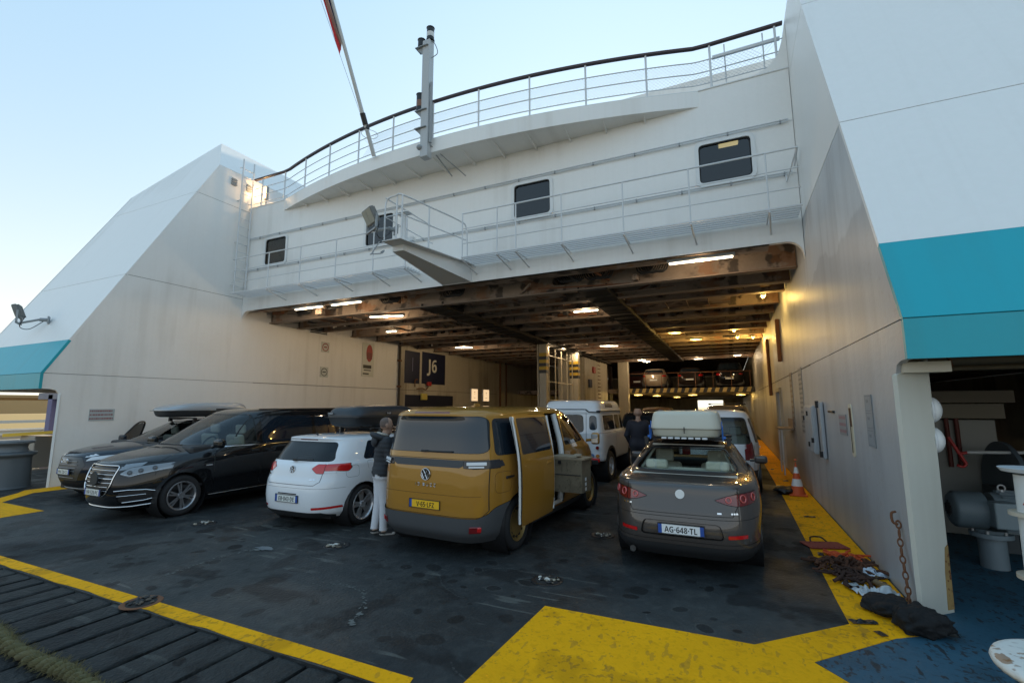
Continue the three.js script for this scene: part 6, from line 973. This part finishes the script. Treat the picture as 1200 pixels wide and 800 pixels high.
// dried spills trailing over the deck
for (const [pts, l] of [[[[-6.24, -3.1], [-6.09, -3.34], [-6.07, -3.64], [-6.13, -4.09], [-6.07, -4.45], [-5.95, -4.62]], 'pale dried spill trailing to the flattened plastic scrap'], [[[-4.31, -4.06], [-4.01, -4.14], [-3.66, -4.09], [-3.34, -3.77], [-3.21, -3.48]], 'pale dried drip curving over the open deck']]) {
  const C = new THREE.CatmullRomCurve3(pts.map(([x, z]) => V(x, .0062, z))), g = [];
  for (let i = 0; i < 90; i++) { const t = rnd(), p = C.getPoint(t), n = 5 + (rnd() * 3 | 0), r = rr(.003, .015) * (.5 + t), q = new THREE.CircleGeometry(r, n); q.rotateX(-PI / 2); q.scale(rr(.6, 2.2), 1, rr(.6, 1.2)); q.rotateY(rr(0, 6)); q.translate(p.x + rr(-.03, .03), .0062 + rnd() * .001, p.z + rr(-.03, .03)); g.push(q); }
  const o = obj('dried_spill', g, mat([.13, .135, .125], .9)); o.userData.label = l; stuff(o);
}
// mossy rope on the ramp
{
  const C = new THREE.CatmullRomCurve3([V(-7.2, .03, -2.05), V(-6.4, .04, -2.06), V(-5.78, .04, -2.03), V(-5.35, .04, -1.97), V(-4.82, .04, -1.96), V(-4.49, .04, -1.98), V(-4.15, .04, -1.95), V(-3.7, .04, -1.93)]);
  const t = thing('mossy_rope', 'thick shaggy olive rope lying on the ramp planks', 'rope', [0, 0, 0]); const strands = 3;
  for (let s = 0; s < strands; s++) { const pts = []; for (let i = 0; i <= 90; i++) { const p = C.getPoint(i / 90), a = i * .75 + s * 2.09; pts.push([p.x + .022 * Math.cos(a) * .6, p.y + .022 * Math.sin(a), p.z + .022 * Math.cos(a)]); } obj('strand', tube(pts, .03, 240, 7), mat([[.10, .088, .035], [.085, .075, .03], [.115, .10, .045]][s], .95), t); }
  const g = []; for (let i = 0; i < 1600; i++) { const p = C.getPoint(rnd()), a = rr(0, 6.28), L = rr(.015, .05), r = .045; const b = [p.x + r * Math.cos(a) * .5, p.y + r * Math.sin(a) * .9, p.z + r * Math.cos(a)]; g.push(rod(b, [b[0] + rr(-.03, .03), b[1] + L * Math.sin(a), b[2] + L * Math.cos(a) + rr(-.02, .02)], .0022, 3, .0008)); } stuff(obj('fibres', g, mat([.16, .135, .055], .95), t));
}
// ---------------------------------------------------------------- mooring gear in the right-hand wing space
{
  const sea = mat([.16, .20, .22], .5), dk = mat([.05, .06, .065], .6);
  const m = thing('winch_motor', 'grey finned electric motor on a round pedestal in the mooring space', 'motor', [2.85, 0, -7.85]);
  obj('motor_body', (() => { const g = cyl(.22, .22, .5, 28, .22, .66, 0, 0, PI / 2); return [g]; })(), sea, m); obj('fan_cowl', (() => { const l = lathe([[.001, .30], [.10, .30], [.18, .285], [.215, .25], [.22, .0], [.22, -.02]], 28); l.rotateZ(PI / 2); l.translate(-.12, .66, 0); return l; })(), mat([.12, .155, .17], .5), m); for (let i = 0; i < 20; i++) { const a = i / 20 * 2 * PI; obj('cooling_fin', box(.44, .035, .010, .27, .66 + .235 * Math.cos(a), .235 * Math.sin(a), a), sea, m); } for (let i = 0; i < 5; i++) obj('cowl_slot', box(.012, .2 - Math.abs(i - 2) * .05, .014, -.425, .66, -.08 + i * .04), M.black, m);
  obj('terminal_box', rbox(.22, .3, .2, .02, .0, .66, .24), mat([.20, .25, .27], .45), m); obj('lifting_eye', [new THREE.TorusGeometry(.035, .012, 6, 16).translate(.1, .94, 0), cyl(.02, .03, .06, 10, .1, .89, 0)], M.steel, m);
  obj('pedestal', [cyl(.13, .13, .36, 20, -.05, .18, .0), cyl(.2, .2, .05, 20, -.05, .385, 0), cyl(.17, .15, .04, 20, -.05, .43, 0)], sea, m); for (let i = 0; i < 6; i++) obj('bolt', cyl(.018, .018, .05, 6, -.05 + .165 * Math.cos(i * 1.047), .42, .165 * Math.sin(i * 1.047)), M.steel, m);
  const d = thing('winch_drum', 'large dark rope drum behind the grey motor', 'winch', [3.75, 0, -8.9]); obj('drum_flange', cyl(.62, .62, .05, 36, -.35, .82, 0, 0, PI / 2), mat([.10, .13, .15], .5), d); obj('drum_flange', cyl(.62, .62, .05, 36, .5, .82, 0, 0, PI / 2), mat([.10, .13, .15], .5), d); obj('rope_turns', [...Array(11)].map((_, i) => new THREE.TorusGeometry(.42, .04, 8, 32).rotateY(PI / 2).translate(-.30 + i * .075, .82, 0)), mat([.05, .04, .03], .95), d); obj('frame', box(.12, .82, .5, -.45, .41, 0), dk, d); obj('frame', box(.12, .82, .5, .6, .41, 0), dk, d);
  const hd = thing('brake_lever', 'red brake handle with a pale horizontal bar in the mooring space', 'lever', [2.85, 0, -8.6]); obj('red_arm', [rod([-.10, 1.50, 0], [.06, 1.14, 0], .022, 8), tube([[.06, 1.14, 0], [.02, 1.10, 0], [-.04, 1.12, 0]], .018, 10, 6), rod([.02, 1.28, 0], [.1, 1.30, 0], .02)], M.red, hd); obj('bar', rod([.08, 1.30, 0], [1.6, 1.34, 0], .022, 8), mat([.5, .5, .48], .5), hd); obj('post', rod([.9, 0, 0], [.9, 1.32, 0], .03), dk, hd);
  const lk = thing('steel_locker', 'grubby cream locker with brown shelf boards in the mooring space', 'locker', [2.55, 0, -9.9]); obj('locker_body', rbox(1.5, 1.72, .6, .02, .35, .86, 0), mat([.34, .33, .29], .6), lk); obj('top_board', box(1.6, .22, .7, .4, 1.85, 0), mat([.25, .21, .15], .7), lk); obj('top_board', box(1.75, .18, .74, .45, 2.07, 0), mat([.20, .16, .11], .7), lk); for (const x of [.28, .5, .62]) obj('red_pipe', rod([x, 1.0, .36], [x, 1.74, .36], .03), mat([.14, .03, .02], .6), lk);
  const bt = thing('mooring_bollard', 'stout white bollard with a chipped round cap on the blue deck', 'bollard', [1.84, 0, -4.12]); bt.scale.set(1.06, 1, 1.06); obj('cap', lathe([[.001, .40], [.36, .40], [.40, .385], [.41, .36], [.40, .335], [.30, .31]], 40), mat([1, 1, 1], .5, 0, { map: wornPaint([.72, .70, .64], [.28, .14, .06], 2, .8) }), bt, true); obj('barrel', lathe([[.30, .31], [.28, .2], [.29, .05], [.34, 0]], 32), mat([1, 1, 1], .5, 0, { map: wornPaint([.66, .66, .62], [.28, .14, .06], 2, .8) }), bt, true);
  const pr = thing('fairlead_post', 'white steel fairlead post with a red clip by the bollard', 'post', [2.20, 0, -5.32]); obj('shaft', [cyl(.11, .13, 1.36, 20, 0, .7, 0)], mat([.60, .62, .61], .5), pr); obj('flange', cyl(.20, .18, .03, 24, 0, 1.42, 0), mat([.62, .66, .68], .4), pr); obj('flange', cyl(.17, .17, .03, 24, 0, 1.07, 0), mat([.5, .45, .36], .6), pr); obj('flange', cyl(.17, .17, .03, 24, 0, .58, 0), mat([.5, .42, .32], .6), pr); obj('red_clip', [box(.22, .035, .05, -.02, 1.12, .13, 0, 0, -.5)], M.red, pr);
  const pp = thing('pipe_bundle', 'grubby pipe bundle hung below the wing ceiling', 'pipes', [0, 0, 0]); for (const [y, z, r] of [[2.5, -6.2, .03], [2.42, -6.5, .045], [2.55, -7.2, .03], [2.35, -6.8, .03], [2.5, -8.2, .05]]) obj('pipe', rod([1.75, y, z], [6.2, y + .05, z - .4], r, 8), mat([.16, .12, .07], .7), pp); for (let i = 0; i < 5; i++) obj('hanger', rod([2.1 + i * .7, 2.7, -6.4], [2.15 + i * .7, 2.35, -6.4], .015), M.rust, pp); for (let i = 0; i < 3; i++) obj('ceiling_beam', box(4.5, .16, .06, 4.0, 2.6, -6.0 - i * 1.2), mat([.12, .10, .07], .8), pp);
}
// left-hand drum on deck and what shows past the wing
{
  const t = thing('deck_drum', 'large grey steel fairlead drum on the deck left of the SUV', 'drum', [-16.1, 0, -5.38]); t.scale.set(.86, .95, .86); const gm = mat([.10, .115, .125], .5);
  obj('drum_body', lathe([[.58, 0], [.55, .06], [.52, .72], [.54, .78], [.60, .80], [.62, .84], [.60, .88], [.44, .90]], 36), gm, t); obj('drum_neck', lathe([[.44, .90], [.40, 1.0], [.42, 1.08], [.54, 1.10], [.55, 1.16], [.001, 1.17]], 36), mat([.15, .165, .175], .5), t); obj('bail', tube([[.1, .86, .52], [.12, .8, .58], [.1, .5, .55], [.3, .48, .48]], .012, 20, 6), M.black, t); obj('rust_patch', box(.14, .5, .02, -.32, .42, .45, 0, -.55), mat([.16, .05, .03], .9), t);
  const q = (name, label, cat, geos, m) => tag(obj(name, geos, m, scene), label, cat);
  const gr = mat([.40, .38, .34], .8);
  q('quay_parapet', 'pale concrete parapet beyond the left wing opening', 'parapet', [box(.6, 1.5, 60, -33, -.2, -15)], mat([.30, .27, .22], .85)); q('quay_wall', 'long cream wall on the far quay', 'wall', [box(1, 4.4, 160, -95, .6, -40)], mat([.34, .25, .13], .85)); q('storage_shed', 'low sunlit tan shed on the far quay', 'shed', [box(18, 5, 60, -120, .9, -60), box(20, .5, 62, -120, 3.6, -60)], mat([.32, .21, .10], .85));
  const rl = thing('quay_fence', 'white pipe fence along the left quay edge', 'fence', [-27, 0, -10]); for (const y of [.15, .55, .95]) obj('rail', rod([0, y, -20], [0, y, 8], .05), gr, rl); for (let i = 0; i < 15; i++) obj('post', rod([0, -1.6, -20 + i * 2], [0, .95, -20 + i * 2], .05), gr, rl);
  const fr = thing('blue_gantry', 'slim blue-grey steel frame on the left quay', 'gantry', [-24.5, 0, -9.35]); obj('column', box(.34, 3.6, .3, 0, .6, 0), mat([.10, .10, .22], .6), fr); obj('brace', rod([.2, 2.3, 0], [1.0, .3, -.6], .07), mat([.10, .10, .22], .6), fr); obj('beam', box(2.4, .25, .3, .2, 2.35, 0), mat([.16, .16, .2], .6), fr);
  const cr = thing('quay_crates', 'grey cabinets beside a yellow plank beyond the deck drum', 'cabinets', [-20.6, 0, -7.6]); obj('cabinet', rbox(1.0, 1.0, .6, .03, 0, .5, 0), mat([.30, .28, .24], .7), cr); obj('cabinet', rbox(.7, .7, .6, .03, -1.1, .35, .3), mat([.36, .34, .30], .7), cr); obj('yellow_plank', box(2.2, .10, .2, .2, 1.08, .2, 0, .3, .06), mat([.62, .40, .02], .6), cr);
  q('pale_barrier', 'low pale grey barrier across the sunlit quay', 'barrier', [box(.5, 1.5, 90, -60, -.85, -30), box(.3, .3, 90, -70, .3, -30)], mat([.42, .42, .40], .85)); q('tan_mound', 'long low tan earth bank on the far quay', 'earth bank', [slab([[-78, -1.6, 20], [-84, .9, 20], [-90, .9, 20], [-94, -1.6, 20]], 130)], mat([.40, .29, .13], .9));
}
// ---------------------------------------------------------------- people: bones with radii joined by a smooth minimum, one continuous mesh each
function figure(name, label, pos, turn, bones, zones, o = {}) {
  const res = o.res ?? 120, H = 1.0, cy = .92, S = .98, field = new MarchingCubes(res, new THREE.MeshBasicMaterial(), false, false, 260000);
  field.isolation = 0; const f = field.field, half = res / 2;
  const dist = (x, y, z, b) => { const [a, c, ra, rc] = b, ux = c[0] - a[0], uy = c[1] - a[1], uz = c[2] - a[2], px = x - a[0], py = y - a[1], pz = z - a[2]; const t = Math.max(0, Math.min(1, (px * ux + py * uy + pz * uz) / (ux * ux + uy * uy + uz * uz + 1e-9))), fl = b[5] ?? 1; const dx = px - t * ux, dy = py - t * uy, dz = (pz - t * uz) / fl; return Math.hypot(dx, dy, dz) - (ra + (rc - ra) * t); };
  for (let k = 0; k < res; k++) for (let j = 0; j < res; j++) for (let i = 0; i < res; i++) {
    const x = (i - half) / half * S, y = (j - half) / half * S + cy, z = (k - half) / half * S; let d = 1e3;
    if (Math.abs(x) < .45 && Math.abs(z) < .45) for (const b of bones) { const e = dist(x, y, z, b), kk = b[6] ?? .03, h = Math.max(0, kk - Math.abs(d - e)) / kk; d = Math.min(d, e) - h * h * kk / 4; }
    if (o.puff && y > .82 && y < 1.46) d -= .008 * Math.abs(Math.sin((y - .82) * Math.PI / .068));
    f[i + j * res + k * res * res] = -d;
  }
  field.update(); const n = field.count, P = new Float32Array(n * 3), N = new Float32Array(n * 3), C = new Float32Array(n * 3);
  for (let i = 0; i < n; i++) {
    const x = field.positionArray[i * 3] * S, y = field.positionArray[i * 3 + 1] * S + cy, z = field.positionArray[i * 3 + 2] * S; P.set([x, y, z], i * 3);
    const L = Math.hypot(field.normalArray[i * 3], field.normalArray[i * 3 + 1], field.normalArray[i * 3 + 2]) || 1; for (let q = 0; q < 3; q++) N[i * 3 + q] = field.normalArray[i * 3 + q] / L;
    let best = 0, bd = 1e9; bones.forEach((b, q) => { const e = dist(x, y, z, b); if (e < bd) { bd = e; best = q; } }); C.set(zones(bones[best][4], x, y, z), i * 3);
  }
  const g = new THREE.BufferGeometry(); g.setAttribute('position', new THREE.BufferAttribute(P, 3)); g.setAttribute('normal', new THREE.BufferAttribute(N, 3)); g.setAttribute('color', new THREE.BufferAttribute(C, 3)); g.setAttribute('uv', new THREE.BufferAttribute(new Float32Array(n * 2), 2));
  const t = thing(name, label, 'person', pos, turn); const m = shadow(new THREE.Mesh(g, mat([1, 1, 1], .75, 0, { vertexColors: true }))); m.name = 'figure'; t.add(m); return t;
}
// a hand: palm, four unequal bent fingers, thumb from the side of the palm
function hand(w, dir, side, curl = .5) { const out = [], [x, y, z] = w; out.push([[x, y, z], [x, y - .07, z + .01], .026, .030, 'skin', 1, .02]); [[-.024, .058], [-.008, .068], [.009, .064], [.024, .050]].forEach(([o, L]) => { const k = [x, y - .085, z + o]; const m = [k[0] - side * .012 * curl, k[1] - L * .5, k[2]], e = [k[0] - side * .035 * curl, k[1] - L * .9, k[2]]; out.push([k, m, .010, .009, 'skin', 1, .006], [m, e, .009, .008, 'skin', 1, .006]); }); out.push([[x, y - .03, z + dir * .025], [x - side * .01, y - .07, z + dir * .052], .012, .010, 'skin', 1, .01], [[x - side * .01, y - .07, z + dir * .052], [x - side * .02, y - .10, z + dir * .05], .010, .008, 'skin', 1, .006]); return out; }
function stand(o) { // facing -z
  const h = o.h ?? 1, b = [], q = (x, y, z) => [x * h, y * h, z * h], sp = o.spread ?? .1, lean = o.lean ?? 0, bulk = o.bulk ?? 1;
  for (const s of [-1, 1]) {
    const fz = s > 0 ? o.rf ?? 0 : o.lf ?? 0;
    b.push([q(s * .085, .93, 0), q(s * (sp + .0), .50, fz * .5 - .01), .098 * bulk, .074, 'leg', 1, .04], [q(s * sp, .50, fz * .5 - .01), q(s * sp, .09, fz + .02), .073, .056, 'leg', 1, .02], [q(s * sp, .05, fz + .035), q(s * (sp + .02), .04, fz - .13), .05, .044, 'shoe', 1, .02]);
    const A = s > 0 ? o.rArm : o.lArm; b.push([q(s * .175 * (.9 + .1 * bulk), 1.42, lean), q(...A[0]), .062 * bulk, .05 * bulk, 'top', 1, .05], [q(...A[0]), q(...A[1]), .05 * bulk, .036 * bulk, 'top', 1, .02]); b.push(...hand([A[1][0] * h, A[1][1] * h - .02, A[1][2] * h], -1, s, .8));
  }
  b.push([q(-.06, .95, 0), q(.06, .95, 0), .125 * bulk, .125 * bulk, 'hip', .85, .06], [q(0, 1.0, 0), q(0, 1.25, lean * .6), .135 * bulk, .15 * bulk, 'top', .78, .06], [q(-.10, 1.36, lean * .9), q(.10, 1.36, lean * .9), .105 * bulk, .105 * bulk, 'top', .85, .08], [q(0, 1.42, lean), q(0, 1.55, lean - .01), .065, .055, 'neck', 1, .03]);
  const hd = [0, 1.66 * h, (lean - .02) * h]; b.push([[hd[0], hd[1] + .02, hd[2] + .01], [hd[0], hd[1] + .045, hd[2] + .012], .088, .086, 'head', 1.12, .02], [[hd[0], hd[1] - .04, hd[2] - .03], [hd[0], hd[1] - .085, hd[2] - .045], .062, .045, 'face', 1, .04], [[0, hd[1] - .01, hd[2] - .10], [0, hd[1] - .035, hd[2] - .118], .012, .016, 'face', 1, .02], [[-.03, hd[1] - .075, hd[2] - .085], [.03, hd[1] - .075, hd[2] - .085], .010, .010, 'lips', 1, .01]);
  for (const s of [-1, 1]) b.push([[s * .088, hd[1] + .02, hd[2] + .015], [s * .086, hd[1] - .03, hd[2] + .005], .016, .012, 'face', 1.3, .012], [[s * .034, hd[1] + .005, hd[2] - .088], [s * .034, hd[1] + .005, hd[2] - .092], .013, .013, 'eye', 1, .008]);
  return b;
}
const skin = [.36, .22, .155];
{
  const bones = stand({ h: .985, bulk: 1.18, spread: .085, lf: .05, rf: -.05, lean: -.03, lArm: [[-.255, 1.15, .02], [-.20, .95, -.16]], rArm: [[.25, 1.14, -.06], [.17, 1.08, -.27]] });
  figure('person', 'person in black puffer jacket and white trousers behind the gold van', [-4.98, 0, -5.92], R(-38), bones, (k, x, y, z) => {
    if (k === 'shoe') return y < .022 || (z < -.16 && y < .05) ? [.65, .65, .63] : [.015, .015, .016]; if (k === 'leg') return y < .075 ? [.5, .34, .25] : [.60, .61, .64]; if (k === 'hip') return y < .86 ? [.60, .61, .64] : [.022, .026, .032];
    if (k === 'top') return [.022, .026, .032]; if (k === 'neck') return y < 1.50 ? [.03, .034, .04] : skin; if (k === 'head') return z > -.06 && y > 1.62 ? [.12, .085, .07] : skin; if (k === 'eye') return [.03, .02, .02]; if (k === 'lips') return [.30, .13, .11]; return skin;
  }, { puff: 1 });
  const hood = scene.children[scene.children.length - 1]; obj('hood', [(() => { const g = new THREE.TorusGeometry(.105, .055, 10, 24); g.scale(1.15, 1, .8); g.rotateX(PI / 2 - .45); g.translate(0, 1.455, .055); return g; })(), ball(.10, 0, 1.40, .125, 1.1, .9, .55, 14)], mat([.024, .028, .034], .75), hood); obj('collar_lining', new THREE.TorusGeometry(.078, .02, 8, 20).rotateX(PI / 2 - .25).translate(0, 1.505, .01), mat([.45, .42, .36], .9), hood);
}
{
  const zone = (top, leg, hair) => (k, x, y, z) => k === 'shoe' ? [.012, .012, .012] : k === 'leg' ? leg : k === 'hip' ? (y < .86 ? leg : top) : k === 'top' ? top : k === 'neck' ? (y < 1.49 ? top : skin) : k === 'head' ? (hair && z > -.06 && y > 1.63 ? hair : skin) : k === 'eye' ? [.03, .02, .02] : k === 'lips' ? [.3, .13, .11] : skin;
  figure('person', 'bald person in dark navy jacket beside the white off-roader', [-2.08, 0, -11.9], R(8), stand({ h: 1.055, bulk: 1.28, lArm: [[-.27, 1.15, -.02], [-.20, .95, -.14]], rArm: [[.27, 1.15, -.02], [.20, .98, -.18]], spread: .11 }), zone([.010, .010, .018], [.010, .011, .014], null), { res: 110 });
  figure('person', 'grey-haired person in black beyond the bald person', [-1.62, 0, -12.55], R(-30), stand({ h: 1.03, bulk: 1.15, lArm: [[-.26, 1.15, 0], [-.19, .95, -.15]], rArm: [[.26, 1.15, 0], [.21, .95, -.13]] }), zone([.012, .012, .013], [.012, .012, .014], [.14, .14, .15]), { res: 110 });
}
renderer.render(scene, camera);
